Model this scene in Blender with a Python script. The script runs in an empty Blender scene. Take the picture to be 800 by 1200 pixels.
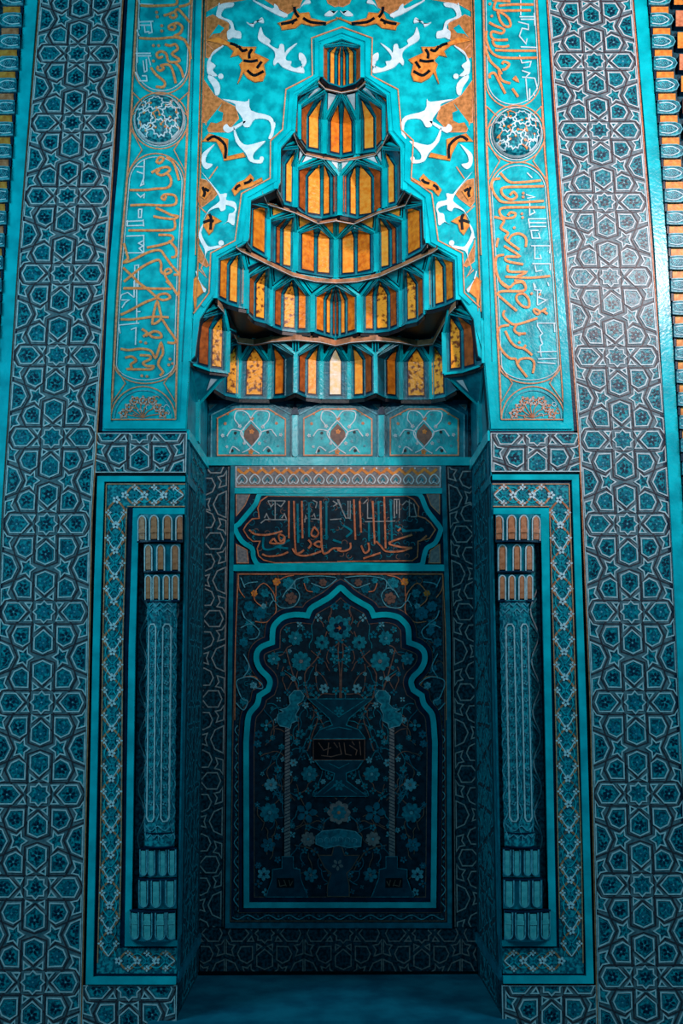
import bpy, math, random
from mathutils import Vector as V
random.seed(7)
S = bpy.context.scene
# ------------------------------------------------------------------ camera
F = 1166.0
YAW = math.radians(1.0); PITCH = math.atan(200.0 / F)
CX, CY = -0.045, -5.0
R_ = V((math.cos(YAW), -math.sin(YAW), 0))
H_ = V((math.sin(YAW), math.cos(YAW), 0))
F_ = H_ * math.cos(PITCH) + V((0, 0, math.sin(PITCH)))
U_ = -H_ * math.sin(PITCH) + V((0, 0, math.cos(PITCH)))
D = 0.73                                   # depth of the niche
def ray(px, py): return F_ + R_ * ((px - 400) / F) + U_ * ((600 - py) / F)
_r = ray(398, 1142); CZ = -_r.z * ((D - CY) / _r.y)
CAM = V((CX, CY, CZ))
def P(px, py, Y=0.0):                      # a photo point on the vertical plane at depth Y
    r = ray(px, py); return CAM + r * ((Y - CY) / r.y)
def PZ(px, py, z):                         # a photo point on the level plane at height z
    r = ray(px, py); return CAM + r * ((z - CZ) / r.z)
def lerp(a, b, t): return a + (b - a) * t
def tab(t, y):                             # piecewise linear table, extrapolating at the ends
    i = 0
    while i < len(t) - 2 and y > t[i + 1][0]: i += 1
    a, b = t[i], t[i + 1]
    return a[1] + (b[1] - a[1]) * (y - a[0]) / (b[0] - a[0])
# ------------------------------------------------------------------ materials
def srgb(r, g, b):
    f = lambda c: (c / 255 / 12.92) if c / 255 <= .04045 else ((c / 255 + .055) / 1.055) ** 2.4
    return (f(r), f(g), f(b), 1)
MATS = {}
def mat(name, c1, c2, rough=.35, scale=18, bump=.15, detail=4, contrast=(.35, .65), spec=.5, bscale=60, stretch=None):
    m = bpy.data.materials.new(name); m.use_nodes = True
    n, l = m.node_tree.nodes, m.node_tree.links
    b = n['Principled BSDF']; tc = n.new('ShaderNodeTexCoord')
    mp = n.new('ShaderNodeMapping'); l.new(tc.outputs['Object'], mp.inputs[0])
    if stretch: mp.inputs['Scale'].default_value = stretch
    no = n.new('ShaderNodeTexNoise'); no.inputs['Scale'].default_value = scale; no.inputs['Detail'].default_value = detail
    l.new(mp.outputs[0], no.inputs['Vector'])
    cr = n.new('ShaderNodeValToRGB'); e = cr.color_ramp.elements
    e[0].position, e[1].position = contrast; e[0].color = srgb(*c1); e[1].color = srgb(*c2)
    l.new(no.outputs['Fac'], cr.inputs[0]); l.new(cr.outputs[0], b.inputs['Base Color'])
    b.inputs['Roughness'].default_value = rough; b.inputs['Specular IOR Level'].default_value = spec * .38
    if bump:
        n2 = n.new('ShaderNodeTexNoise'); n2.inputs['Scale'].default_value = bscale; n2.inputs['Detail'].default_value = 3
        l.new(mp.outputs[0], n2.inputs['Vector'])
        bp = n.new('ShaderNodeBump'); bp.inputs['Strength'].default_value = bump; bp.inputs['Distance'].default_value = .01
        l.new(n2.outputs['Fac'], bp.inputs['Height']); l.new(bp.outputs[0], b.inputs['Normal'])
    MATS[name] = m; return m
mat('turquoise', (0, 160, 172), (6, 196, 206), .22, 9, .12)
mat('turquoise_field', (0, 140, 152), (8, 190, 198), .3, 14, .15, contrast=(.38, .62))
mat('teal', (0, 98, 116), (0, 134, 150), .3, 20, .15)
mat('petrol', (2, 84, 104), (4, 116, 138), .3, 20, .15)
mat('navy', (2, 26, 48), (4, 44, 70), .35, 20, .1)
mat('black_glaze_and_shade', (6, 8, 14), (14, 20, 30), .35, 20, .1)  # black glaze motifs; also the shade painted under the muqarnas tiers
mat('dull_line', (126, 132, 134), (168, 168, 166), .4, 50, .1)
mat('deep_petrol', (2, 50, 68), (4, 70, 88), .4, 20, .1)
mat('cell_glaze', (2, 62, 80), (18, 150, 160), .3, 75, .2, contrast=(.42, .62))
mat('strap_glaze', (66, 98, 108), (118, 126, 132), .4, 40, .2)
mat('pale_line', (176, 184, 188), (214, 214, 216), .4, 50, .1)
mat('strap_line', (50, 44, 54), (74, 58, 64), .4, 50, .1)
mat('white_glaze', (190, 206, 212), (222, 230, 234), .5, 30, .1)
mat('orange_line', (196, 120, 84), (232, 158, 116), .4, 60, .1)
mat('orange_letter', (226, 126, 62), (250, 168, 92), .35, 60, .1)
mat('orange_glaze', (205, 110, 40), (238, 150, 64), .35, 40, .15)
mat('brown_glaze', (150, 96, 50), (206, 132, 76), .4, 45, .15)
mat('gold_bright', (240, 134, 30), (252, 172, 66), .3, 34, .35, contrast=(.3, .6), bscale=45)
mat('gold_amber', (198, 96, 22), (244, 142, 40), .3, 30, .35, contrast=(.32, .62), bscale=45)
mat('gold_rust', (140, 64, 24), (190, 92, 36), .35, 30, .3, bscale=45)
mat('gold_worn', (120, 56, 22), (255, 164, 48), .3, 36, .3, contrast=(.38, .5), bscale=45)
mat('gold_pale', (252, 214, 150), (252, 240, 226), .3, 28, .3, contrast=(.35, .65), bscale=45)
mat('fascia_glaze', (130, 92, 66), (196, 128, 88), .4, 22, .15)
mat('grey_glaze', (108, 108, 112), (150, 140, 136), .4, 60, .15)
mat('copper_glaze', (176, 96, 60), (222, 136, 98), .35, 40, .3)
mat('pale_teal', (60, 158, 162), (112, 192, 192), .3, 34, .3)
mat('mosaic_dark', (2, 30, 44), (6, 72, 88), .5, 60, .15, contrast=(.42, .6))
mat('mosaic_mid', (4, 84, 102), (36, 158, 168), .35, 55, .3, contrast=(.42, .6))
mat('leaf_teal', (6, 92, 110), (22, 140, 156), .35, 50, .1)
mat('leaf_pale', (56, 134, 150), (110, 176, 188), .35, 50, .1)
mat('stem_brown', (92, 72, 66), (132, 96, 82), .4, 50, .1)
mat('field_dark', (2, 26, 40), (3, 48, 64), .5, 30, .1)
mat('plaster', (2, 30, 42), (6, 48, 62), .6, 12, .2)
mat('floor_teal', (10, 92, 116), (22, 124, 146), .55, 6, .1)
# ------------------------------------------------------------------ meshes
def mF(x, y, h=0.0): p = P(x, y, 0.0); p.y -= h; return p
def mBack(x, y, h=0.0): p = P(x, y, D); p.y -= h; return p
def clip_poly(poly, clip):
    def area(q): return sum(q[i][0] * q[(i + 1) % len(q)][1] - q[(i + 1) % len(q)][0] * q[i][1] for i in range(len(q)))
    s = 1 if area(clip) > 0 else -1
    out = poly
    for i in range(len(clip)):
        a, b = clip[i], clip[(i + 1) % len(clip)]
        def side(p): return s * ((b[0] - a[0]) * (p[1] - a[1]) - (b[1] - a[1]) * (p[0] - a[0]))
        res = []
        for j in range(len(out)):
            p, q = out[j - 1], out[j]; sp, sq = side(p), side(q)
            if (sp >= 0) != (sq >= 0):
                t = sp / (sp - sq); res.append((p[0] + (q[0] - p[0]) * t, p[1] + (q[1] - p[1]) * t))
            if sq >= 0: res.append(q)
        out = res
        if len(out) < 3: return []
    return out
WLOC = {}
class MB:
    def __init__(s, m=mF, pre=None, clip=None): s.v, s.f, s.m, s.pre, s.clip, s.c = [], [], m, pre, clip, 0
    def add(s, pts, faces, mt):
        o = len(s.v); s.v += [V(p) for p in pts]
        s.f += [(tuple(o + i for i in f), mt) for f in faces]
    def poly(s, pts, h, mt, h0=None, side=None):
        s.c += 1; h += (s.c % 37) * 6e-6
        if s.pre: pts = [s.pre(*p) for p in pts]
        if s.clip:
            pts = clip_poly(pts, s.clip)
            if len(pts) < 3: return
        n = len(pts)
        if h0 is None: s.add([s.m(x, y, h) for x, y in pts], [tuple(range(n))], mt)
        else:
            s.add([s.m(x, y, h) for x, y in pts] + [s.m(x, y, h0) for x, y in pts], [tuple(range(n))], mt)
            o = len(s.v) - 2 * n
            s.f += [((o + i, o + (i + 1) % n, o + n + (i + 1) % n, o + n + i), side or mt) for i in range(n)]
    def rib(s, pts, w, h, mt, h0=0.0, closed=False, side=None, taper=False):
        pts = [p for i, p in enumerate(pts) if i == 0 or (abs(p[0] - pts[i - 1][0]) + abs(p[1] - pts[i - 1][1])) > 1e-6]
        if closed and len(pts) > 2 and abs(pts[0][0] - pts[-1][0]) + abs(pts[0][1] - pts[-1][1]) < 1e-6: pts = pts[:-1]
        n = len(pts)
        if n < 2: return
        L, Rr = [], []
        for i in range(n):
            a = pts[i - 1] if (i > 0 or closed) else None
            c = pts[(i + 1) % n] if (i < n - 1 or closed) else None
            p = pts[i]
            def nrm(q, r):
                dx, dy = r[0] - q[0], r[1] - q[1]; l = math.hypot(dx, dy) or 1; return (-dy / l, dx / l)
            if a is None: nx, ny = nrm(p, c); k = 1
            elif c is None: nx, ny = nrm(a, p); k = 1
            else:
                n1, n2 = nrm(a, p), nrm(p, c); nx, ny = n1[0] + n2[0], n1[1] + n2[1]; l = math.hypot(nx, ny)
                if l < .2: nx, ny = n1; k = 1
                else: nx /= l; ny /= l; k = min(2.2, 1 / max(.2, nx * n1[0] + ny * n1[1]))
            ww = w * k * .5
            if taper: t = i / (n - 1); ww *= .25 + .75 * math.sin(math.pi * min(1, max(0, t * .9 + .08)))
            L.append((p[0] + nx * ww, p[1] + ny * ww)); Rr.append((p[0] - nx * ww, p[1] - ny * ww))
        seg = range(n if closed else n - 1); s.c += 1; h += (s.c % 41) * 7e-6
        if s.clip:
            for i in seg:
                j = (i + 1) % n; s.poly([L[i], L[j], Rr[j], Rr[i]], h, mt, h0 if h > h0 else None, side)
            return
        g = s.pre or (lambda x, y: (x, y))
        Lp, Rp = [g(*p) for p in L], [g(*p) for p in Rr]
        pv = [s.m(x, y, h + i * 4e-6) for i, (x, y) in enumerate(Lp)] + [s.m(x, y, h + i * 4e-6) for i, (x, y) in enumerate(Rp)]
        fs = [(i, (i + 1) % n, n + (i + 1) % n, n + i) for i in seg]
        s.add(pv, fs, mt)
        if h > h0 + 1e-6:
            s.add(pv + [s.m(x, y, h0) for x, y in Lp] + [s.m(x, y, h0) for x, y in Rp],
                  [(i, (i + 1) % n, 2 * n + (i + 1) % n, 2 * n + i) for i in seg] + [(n + i, n + (i + 1) % n, 3 * n + (i + 1) % n, 3 * n + i) for i in seg], side or mt)
    def dot(s, x, y, r, h, mt, h0=0.0, n=10, ry=None):
        s.poly([(x + r * math.cos(2 * math.pi * i / n), y + (ry or r) * math.sin(2 * math.pi * i / n)) for i in range(n)], h, mt, h0)
    def flower(s, x, y, r, h, mt, cm, n=6, rot=0.0, wid=.42, h0=0.0):
        for k in range(n):
            a = rot + 2 * math.pi * k / n; ca, sa = math.cos(a), math.sin(a)
            s.poly([(x + r * (u * ca - w * sa), y + r * (u * sa + w * ca)) for u, w in ((.16, 0), (.5, wid * .62), (.85, wid * .45), (1, 0), (.85, -wid * .45), (.5, -wid * .62))], h, mt, h0)
        s.dot(x, y, r * .2, h + .0006, cm, h0, 6)
    def box(s, a, b, w, t, mt, out=V((0, -1, 0))):          # square bar between two 3D points
        a, b = V(a), V(b); d = (b - a).normalized(); sd = d.cross(out).normalized(); o = sd.cross(d).normalized()
        if o.dot(out) < 0: o = -o
        pts = [q + sd * (w * .5 * i) + o * (t * j) for q in (a, b) for i, j in ((-1, 0), (1, 0), (1, 1), (-1, 1))]
        s.add(pts, [(0, 1, 2, 3), (4, 5, 6, 7), (0, 1, 5, 4), (1, 2, 6, 5), (2, 3, 7, 6), (3, 0, 4, 7)], mt)
    def build(s, name, parent=None, smooth=False):
        me = bpy.data.meshes.new(name)
        if s.v:
            xs = [p.x for p in s.v]; ys = [p.y for p in s.v]; zs = [p.z for p in s.v]
            o = V(((min(xs) + max(xs)) / 2, (min(ys) + max(ys)) / 2, min(zs)))
        else: o = V((0, 0, 0))
        me.from_pydata([tuple(p - o) for p in s.v], [], [f for f, _ in s.f])
        names = []
        for i, (f, mt) in enumerate(s.f):
            if mt not in names: names.append(mt); me.materials.append(MATS[mt])
            me.polygons[i].material_index = names.index(mt)
        if smooth: me.polygons.foreach_set('use_smooth', [True] * len(me.polygons))
        me.update()
        ob = bpy.data.objects.new(name, me); S.collection.objects.link(ob)
        WLOC[ob] = o; ob.location = o
        if parent: ob.parent = parent; ob.location = o - WLOC[parent]
        return ob
def tag(o, label=None, cat=None, group=None, kind=None):
    if label: o['label'] = label
    if cat: o['category'] = cat
    if group: o['group'] = group
    if kind: o['kind'] = kind
    return o
def thing(name, label, cat, loc, group=None):
    o = bpy.data.objects.new(name, None); S.collection.objects.link(o); o.empty_display_size = .1
    WLOC[o] = V(loc); o.location = loc
    return tag(o, label, cat, group)
def struct(o): return tag(o, kind='structure')
# ------------------------------------------------------------------ star-and-strap pattern
A_ = [(.40, 0), (.57, .2), (.83, .2), (.92, 0), (.83, -.2), (.57, -.2)]
B_ = [(.31, .33), (.60, .34), (.69, .52), (.62, .68), (.45, .76), (.31, .67)]
C_ = [(0, .40), (.2, .57), (.2, .83), (0, .92), (-.2, .83), (-.2, .57)]
E_ = [(.22, 1), (.34, .92), (.35, .79), (.44, .885), (.56, .85), (.51, 1), (.56, 1.15), (.44, 1.115), (.35, 1.21), (.34, 1.08)]
D_ = [(.975, .665), (.76, .76), (.645, 1), (.76, 1.24), (.975, 1.335)]
F_c = [(.975, .16), (.90, .275), (.76, .305), (.84, .42), (.79, .57), (.975, .515)]
T1_ = [(.33, .075), (.275, .2), (.43, .2)]
T2_ = [(.075, .33), (.2, .275), (.2, .43)]
S_ = []
for k in range(16): S_.append((math.cos(math.pi * k / 8) * (.245 if k % 2 == 0 else .185), math.sin(math.pi * k / 8) * (.245 if k % 2 == 0 else .185)))
LINES = [[(0, .265), (.88, .265), (1.0, 0)], [(0, .97), (.265, .88), (.265, 0)],
         [(0, .33), (.25, .62), (.45, .83), (.70, .72), (1, .6)], [(.33, 0), (.62, .25), (.755, .52), (.70, .72), (.57, 1)]]
def star_tile(mb, f, detail=True, rm='pale_line'):
    """one repeat: star row at v=0, reaching to v=+-1; f maps (u,v) to the 2D space of mb"""
    rimw, cm = .027, 'cell_glaze'
    mb.pre = f
    cells = [(S_, 1)]
    for su in (1, -1):
        cells += [([(x * su, y) for x, y in A_], 1), ([(x * su, y) for x, y in E_], 0), ([(x * su, y) for x, y in D_], 2)]
        for sv in (1, -1):
            cells += [([(x * su, y * sv) for x, y in c], k) for c, k in ((B_, 1), (F_c, 0), (T1_, 0), (T2_, 0))]
    cells += [(C_, 1), ([(x, -y) for x, y in C_], 1)]
    for c, k in cells:
        mb.poly(c, .0012, cm)
        if not detail: rimw = .03
        mb.rib(c, rimw, .0045, rm, 0, closed=True)
        if detail and k:
            gx, gy = sum(p[0] for p in c) / len(c), sum(p[1] for p in c) / len(c)
            mb.rib([(gx + (x - gx) * .8, gy + (y - gy) * .8) for x, y in c], .018, .0026, 'teal', 0, closed=True)
        if detail and k:
            cx = sum(p[0] for p in c) / len(c); cy = sum(p[1] for p in c) / len(c)
            if k == 2:
                for dv in (-.13, .13): mb.flower(cx + .03, cy + dv, .1, .002, 'navy', 'leaf_teal', 5, random.random() * 6)
            else:
                mb.flower(cx, cy, .115, .002, 'navy' if random.random() < .6 else 'petrol', 'leaf_pale', random.choice((5, 6)), random.random() * 6)
    for su in (1, -1):
        for sv in (1, -1):
            for ln in LINES: mb.rib([(x * su, y * sv) for x, y in ln], .026, .0022, 'strap_line', 0)
    mb.pre = None
def crop(x0, y0, s): return lambda pts: [(x0 + x / s, y0 + y / s) for x, y in pts]
def arc(cx, cy, r, a0, a1, n=24, ry=None):
    return [(cx + r * math.cos(math.radians(a0 + (a1 - a0) * i / n)), cy + (ry or r) * math.sin(math.radians(a0 + (a1 - a0) * i / n))) for i in range(n + 1)]
def smooth_pts(pts, k=4, closed=False):    # Catmull-Rom
    n = len(pts); out = []
    if n < 3: return pts
    for i in range(n if closed else n - 1):
        g = (lambda j: pts[j % n]) if closed else (lambda j: pts[min(max(j, 0), n - 1)])
        p0, p1, p2, p3 = g(i - 1), g(i), g(i + 1), g(i + 2)
        for t in [q / k for q in range(k)]:
            out.append(tuple(.5 * (2 * p1[c] + (p2[c] - p0[c]) * t + (2 * p0[c] - 5 * p1[c] + 4 * p2[c] - p3[c]) * t * t + (3 * p1[c] - p0[c] - 3 * p2[c] + p3[c]) * t ** 3) for c in (0, 1)))
    if not closed: out.append(pts[-1])
    return out
TOP, BOT = -70, 1290
# ---- outlines of the front plane (photo pixels; right side follows the hood axis)
def axis(y): return 400.5 if y < 170 else (399 if y < 214 else lerp(399, 394.3, min(1, (y - 214) / 14)))
HOOD = [(400.5, 43), (377, 52), (376, 90), (348.5, 112), (346, 154), (329, 173), (328.5, 214), (324, 221), (294, 235), (292, 279), (288, 285), (256, 303), (253, 347), (248, 352), (234, 374), (228.5, 417), (221.5, 424), (218.5, 508)]
FRM = [(400.5, 33), (365, 46), (366, 90), (335, 106), (331, 153), (317, 166), (316.5, 210), (283, 228), (275.5, 283), (247, 297.5), (245, 344), (227, 368)]
def mir(pts): return [(2 * axis(y) - x, y) for x, y in pts]
HOODR = mir(HOOD); HOODR[-1] = (574.5, 508); HOODR[-2] = (568, 424)
FRMR = mir(FRM); FRMR[-1] = (562, 361)
ARL = [(508, 218.5), (600, 216.6), (1100, 207.6), (1290, 203.5)]
ARR = [(508, 574.5), (600, 577.5), (1100, 588), (1290, 592)]
# ---- solid backing of the front wall, one half each side of the niche
def backing(side):
    mb = MB()
    if side < 0:
        pts = [(400.5, TOP)] + HOOD + [(216.4, 603), (162.5, 603), (154.5, 1101), (207.6, 1101), (203.5, BOT), (-140, BOT), (-70, TOP)]
    else:
        pts = [(400.5, TOP)] + HOODR + [(577.5, 605), (632.5, 605), (642.5, 1099), (588, 1099), (592, BOT), (930, BOT), (870, TOP)]
    mb.poly(pts, -.012, 'plaster', -.10)
    return struct(mb.build('wall_front_left' if side < 0 else 'wall_front_right'))
backing(-1); backing(1)
# ---- geometric tile bands
LROWS = [-98, -17, 63, 144, 230, 320.5, 416.5, 512.5, 614, 717, 823, 931, 1040, 1151, 1264]
RROWS = [-94, -9, 72, 153, 237, 325, 418, 515.5, 614, 717, 823, 930, 1037, 1145, 1254]
LC = [(0, 95.2), (300, 73.8), (614, 54.6), (823, 48.7), (1151, 38.5)]; LH = [(0, 48.7), (300, 52.2), (614, 52.8), (823, 55), (1151, 58)]
RC = [(0, 691), (325, 714.6), (515, 729.6), (614, 734.5), (823, 743.7), (1145, 755.8)]; RH = [(0, 50), (325, 51), (614, 52), (823, 52.5), (1145, 57.5)]
def band(rows, ctab, htab, corner, bottom, label):
    t = thing('geometric_tile_band', label, 'tile band', P(tab(ctab, BOT), BOT))
    mb = MB()
    ys = list(range(TOP, BOT + 1, 40))
    ys = ys if ys[-1] >= BOT else ys + [BOT]
    f0 = [(tab(ctab, y) - tab(htab, y), y) for y in ys]; f1 = [(tab(ctab, y) + tab(htab, y), y) for y in ys]
    mb.poly(f0 + f1[::-1], 0, 'strap_glaze', -.012)
    for sgn, e in ((-1, f0), (1, f1)):
        mb.rib([(x + sgn * .2, y) for x, y in e], 1.3, .005, 'copper_glaze')
        mb.rib([(x - sgn * 1.4, y) for x, y in e], .9, .0046, 'pale_line')
    for i in range(1, len(rows) - 1):
        yc, up, dn = rows[i], (rows[i - 1] + rows[i]) / 2, (rows[i] + rows[i + 1]) / 2
        def f(u, v, yc=yc, up=up, dn=dn):
            y = yc + v * ((dn - yc) if v > 0 else (yc - up))
            return (tab(ctab, y) + u * tab(htab, y) * .965, y)
        star_tile(mb, f)
    mb.build('main_run', t)
    for (name, quad, cx, hw, cy, dv) in (('upper_return',) + corner, ('lower_return',) + bottom):
        m2 = MB(); m2.poly(quad, 0, 'strap_glaze', -.012); m2.clip = quad
        for k in (0, 2):
            star_tile(m2, lambda u, v: (cx + u * hw, cy + (v + k) * dv))
        m2.clip = None; m2.rib(quad, 1.0, .0048, 'pale_line', closed=True)
        m2.build(name, t)
    return t
band(LROWS, LC, LH, ([(112, 508), (218.5, 508), (217.4, 553.5), (112, 553.5)], 163.5, 53, 507.5, 47.5),
     ([(97, 1155), (207, 1155), (204, BOT), (95, BOT)], 151, 55, 1158.8, 55), 'tall geometric star-pattern tile band left of the niche, teal toned')
band(RROWS, RC, RH, ([(575, 508), (679, 508), (681, 552.5), (576, 552.5)], 629, 52, 511, 47.5),
     ([(588, 1155), (698, 1155), (699, BOT), (591, BOT)], 646, 55, 1153, 55), 'tall geometric star-pattern tile band right of the niche, paler pinkish lines')
# ---- mouldings (long turquoise strips)
def strip(tabs, w, mt, h, y0, y1, mb, step=30, h0=-.012, side=None):
    ys = [y0 + i * step for i in range(int((y1 - y0) / step) + 1)] + [y1]
    a = [(tab(tabs, y), y) for y in ys]; b = [(tab(tabs, y) + w, y) for y in ys]
    mb.poly(a + b[::-1], h, mt, h0, side)
OL = [(0, 30), (300, 7), (600, -12), (900, -24), (1290, -42)]
OR = [(0, 742), (280, 765), (600, 784.5), (900, 799), (1290, 817)]
for tb, lab, dn in ((OL, 'plain turquoise tile strip outside the left star band', 14), (OR, 'plain turquoise tile strip outside the right star band', -4)):
    mb = MB(); strip(tb, 14.5, 'turquoise', .014, TOP, BOT, mb)
    strip([(y, x + dn) for y, x in tb], 4.5, 'navy', .002, TOP, BOT, mb)
    tag(mb.build('turquoise_strip'), lab, 'tile strip')
# ---- muqarnas cornice strips at the outer edges
def cornice(side):
    t = thing('muqarnas_cornice_strip', 'vertical strip of leaf corbels and orange blocks at the %s edge' % ('left' if side < 0 else 'right'), 'muqarnas cornice', P(-30 if side < 0 else 840, 640))
    base = [(y, x if side < 0 else x + 14.5) for y, x in (OL if side < 0 else OR)]
    b = MB(); ys = list(range(TOP, 721, 30))
    e = [(tab(base, y), y) for y in ys]
    b.poly(e + [(x + side * 75, y) for x, y in e[::-1]], 0, 'mosaic_dark', -.03); b.build('backing', t)
    y = -48.0; i = 0
    while y < 640:
        pitch = 25.2 + (y / 100) * .35
        bx = tab(base, y); k = 1 + y / 5000
        sx = lambda d: bx + side * d
        lf = MB()
        tongue = [(1, -7), (9, -7.6), (19, -7.4), (25, -5), (27.5, 0), (25, 5), (19, 7.4), (9, 7.6), (1, 7)]
        lf.poly([(sx(a), y + c) for a, c in tongue], .030, 'mosaic_mid', 0, 'petrol')
        lf.rib([(sx(a), y + c) for a, c in tongue], 1.2, .034, 'leaf_pale', .025)
        lf.rib(smooth_pts([(sx(a), y + c) for a, c in ((3, -4.2), (14, -5), (22.5, 0), (14, 5), (3, 4.2))]), .9, .033, 'white_glaze', .025)
        for a, c in ((5, 0), (9, -2), (9, 2), (13, 0), (17, -1.6), (17, 1.6)): lf.flower(sx(a), y + c, 2.1, .0325, 'leaf_pale' if a % 2 else 'white_glaze', 'navy', 4, a, .6, .025)
        lf.build('leaf_corbel', t)
        o = MB(); ym = y + pitch / 2
        o.poly([(sx(a), ym + c) for a, c in ((5, -4.4), (25, -4.4), (25, 4.4), (5, 4.4))], .018, 'orange_glaze' if (side > 0 or i % 3) else 'copper_glaze', 0, 'gold_rust')
        o.rib([(sx(3), ym - 4.4), (sx(3), ym + 4.4)], 2.4, .022, 'navy'); o.build('glazed_block', t)
        if side > 0:
            o = MB(); o.poly([(sx(a), y + c) for a, c in ((30, -9.5), (52, -9.5), (52, 9), (30, 9))], .04, 'copper_glaze' if i % 2 else 'orange_glaze', 0, 'navy')
            o.build('outer_block', t)
        y += pitch; i += 1
cornice(-1); cornice(1)
# ---- calligraphy panels
def calligraphy(side):
    R = side > 0
    lab = 'turquoise calligraphy panel with orange and white lettering, %s of the stepped hood' % ('right' if R else 'left')
    t = thing('calligraphy_panel', lab, 'inscription panel', P(625 if R else 170, 505))
    if R:
        out = [(y, x) for y, x in ((0, 639), (180, 649), (505, 672))]; inn = [(0, 554), (180, 558), (350, 564.5), (424, 566.5), (505, 574)]
        li = [(0, 565.5), (180, 569.5), (330, 579), (492, 587)]; ri = [(0, 628.5), (180, 638), (330, 651), (492, 661)]
    else:
        out = [(y, x) for y, x in ((0, 150), (180, 140), (330, 127), (505, 120))]; inn = [(0, 238), (180, 233), (330, 229), (368, 226), (420, 223), (505, 218.5)]
        li = [(0, 160.5), (180, 151.5), (330, 138.5), (492, 130)]; ri = [(0, 225.5), (180, 219), (330, 210.5), (492, 206)]
    ys = [TOP, -30, 0, 60, 120, 180, 240, 300, 350, 400, 424, 460, 505]
    fr = MB(); a = [(tab(out, y), y) for y in ys]; b = [(tab(inn, y), y) for y in ys]
    fr.poly(a + b[::-1], .004, 'turquoise', -.012)
    s1 = 1 if R else -1
    fr.rib([(tab(out, y) + s1 * 1.8, y) for y in ys], 3.6, .0042, 'navy', -.012)
    fr.poly([(tab(out, 502), 503), (tab(inn, 502), 503), (tab(inn, 508), 508.5), (tab(out, 508), 508.5)], .002, 'navy', -.012)
    k = -1 if R else 1
    # raised outer roll and the inner roll
    w = 9 if R else 8
    e = [(tab(out, y) + k * (w / 2 + .5), y) for y in ys[:-1]]
    fr.rib(e + [(e[-1][0] - k * 0, 497)], w, .014, 'turquoise', .004)
    e2 = [(tab(inn, y) - k * 4.5, y) for y in ys[:-1]]
    fr.rib(e2 + [(tab(inn, 497) - k * 4.5, 497)], 6.5, .012, 'turquoise', .004)
    fr.rib([(tab(out, 500) + k * 2, 499.5), (tab(inn, 500) - k * 1, 499.5)], 7.5, .014, 'turquoise', .004)
    fr.rib([(tab(inn, y) - k * 9.6, y) for y in ys[:-2]], .8, .0052, 'petrol', .004)
    fr.rib([(tab(inn, y) - k * .6, y) for y in ys[:8]], 1.1, .012, 'brown_glaze', .004)
    fr.build('moulding', t)
    fd = MB(); ys2 = [y for y in ys if y < 492] + [492]
    a = [(tab(li, y), y) for y in ys2]; b = [(tab(ri, y), y) for y in ys2]
    fd.poly(a + b[::-1], .006, 'turquoise_field', 0); fd.build('field', t)
    ln = MB(); lw = 1.35; h = .0105
    def L(p, w=lw, c='orange_line'): ln.rib(p, w, h, c, .006)
    L(a); L(b); L([(tab(li, 492), 492), (tab(ri, 492), 492)])
    def seg(yA, yB, yC, yD, cy):     # vertical sides between arcs
        pass
    # circle, cartouches and lunette
    (cx, cy, r) = (604.3, 158, 32.5) if R else (187.3, 142.5, 32)
    ytop = 127.5 if R else 111.5; ylow = 191 if R else 181
    def sides(y0, y1, d): return [(tab(li, y) + d, y) for y in (y0, (y0 + y1) / 2, y1)], [(tab(ri, y) - d, y) for y in (y0, (y0 + y1) / 2, y1)]
    def ubow(yend, ybot, d):   # bottom arc from the left line to the right line
        xl, xr = tab(li, yend) + d, tab(ri, yend) - d; c = (xl + xr) / 2; rr = (xr - xl) / 2
        return [(c - rr * math.cos(math.pi * i / 20), yend + (ybot - yend) * math.sin(math.pi * i / 20)) for i in range(21)]
    ya = ytop - 32; L([(tab(li, y) + .8, y) for y in (TOP, 0, 50)] + ubow(ya, ytop, .8) + [(tab(ri, y) - .8, y) for y in (50, 0, TOP)])
    L([(tab(li, y) + 3.2, y) for y in (TOP, 0, 50)] + ubow(ya - 1, ytop - 4, 3.2) + [(tab(ri, y) - 3.2, y) for y in (50, 0, TOP)], 1.0, 'pale_line')
    L(arc(cx, cy, r + 1, 0, 360, 40), lw); L(arc(cx, cy, r - 2.2, 0, 360, 40), 1.0, 'pale_line')
    yb = ylow + 34; ye = 427 if not R else 428; yf = 450
    top = ubow(yb, ylow, .8); bot = ubow(ye, yf, .8)
    mid = [(y) for y in range(int(yb) + 20, int(ye) - 10, 40)]
    ln.rib(top + [(tab(ri, y) - .8, y) for y in mid] + bot[::-1] + [(tab(li, y) + .8, y) for y in mid[::-1]], lw, h, 'orange_line', .006, closed=True)
    top2 = ubow(yb, ylow + 4, 3.4); bot2 = ubow(ye, yf - 4, 3.4)
    ln.rib(top2 + [(tab(ri, y) - 3.4, y) for y in mid] + bot2[::-1] + [(tab(li, y) + 3.4, y) for y in mid[::-1]], .9, h, 'pale_line', .006, closed=True)
    # band between lunette and cartouche, corner triangles
    xl, xr = tab(li, 492), tab(ri, 492); c = (xl + xr) / 2; rr = (xr - xl) / 2
    L(ubow(492, 453.5, 0), lw); L(ubow(492, 458, 4), 1.0, 'leaf_pale')
    for yy in ((ytop + 4, cy - 12), (cy + 16, ylow + 2 + 12), (yf - 4 - 12, 453.5 + 12)):
        for s, tb_ in ((1, li), (-1, ri)):
            ym = sum(yy) / 2
            L([(tab(tb_, yy[0] - 6) + s * 1, yy[0] - 6), (tab(tb_, ym) + s * 15, ym), (tab(tb_, yy[1] + 6) + s * 1, yy[1] + 6), (tab(tb_, yy[0] - 6) + s * 1, yy[0] - 6)], 1.1)
    ln.build('cartouche_border', t)
    # lunette palmette
    lu = MB()
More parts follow.
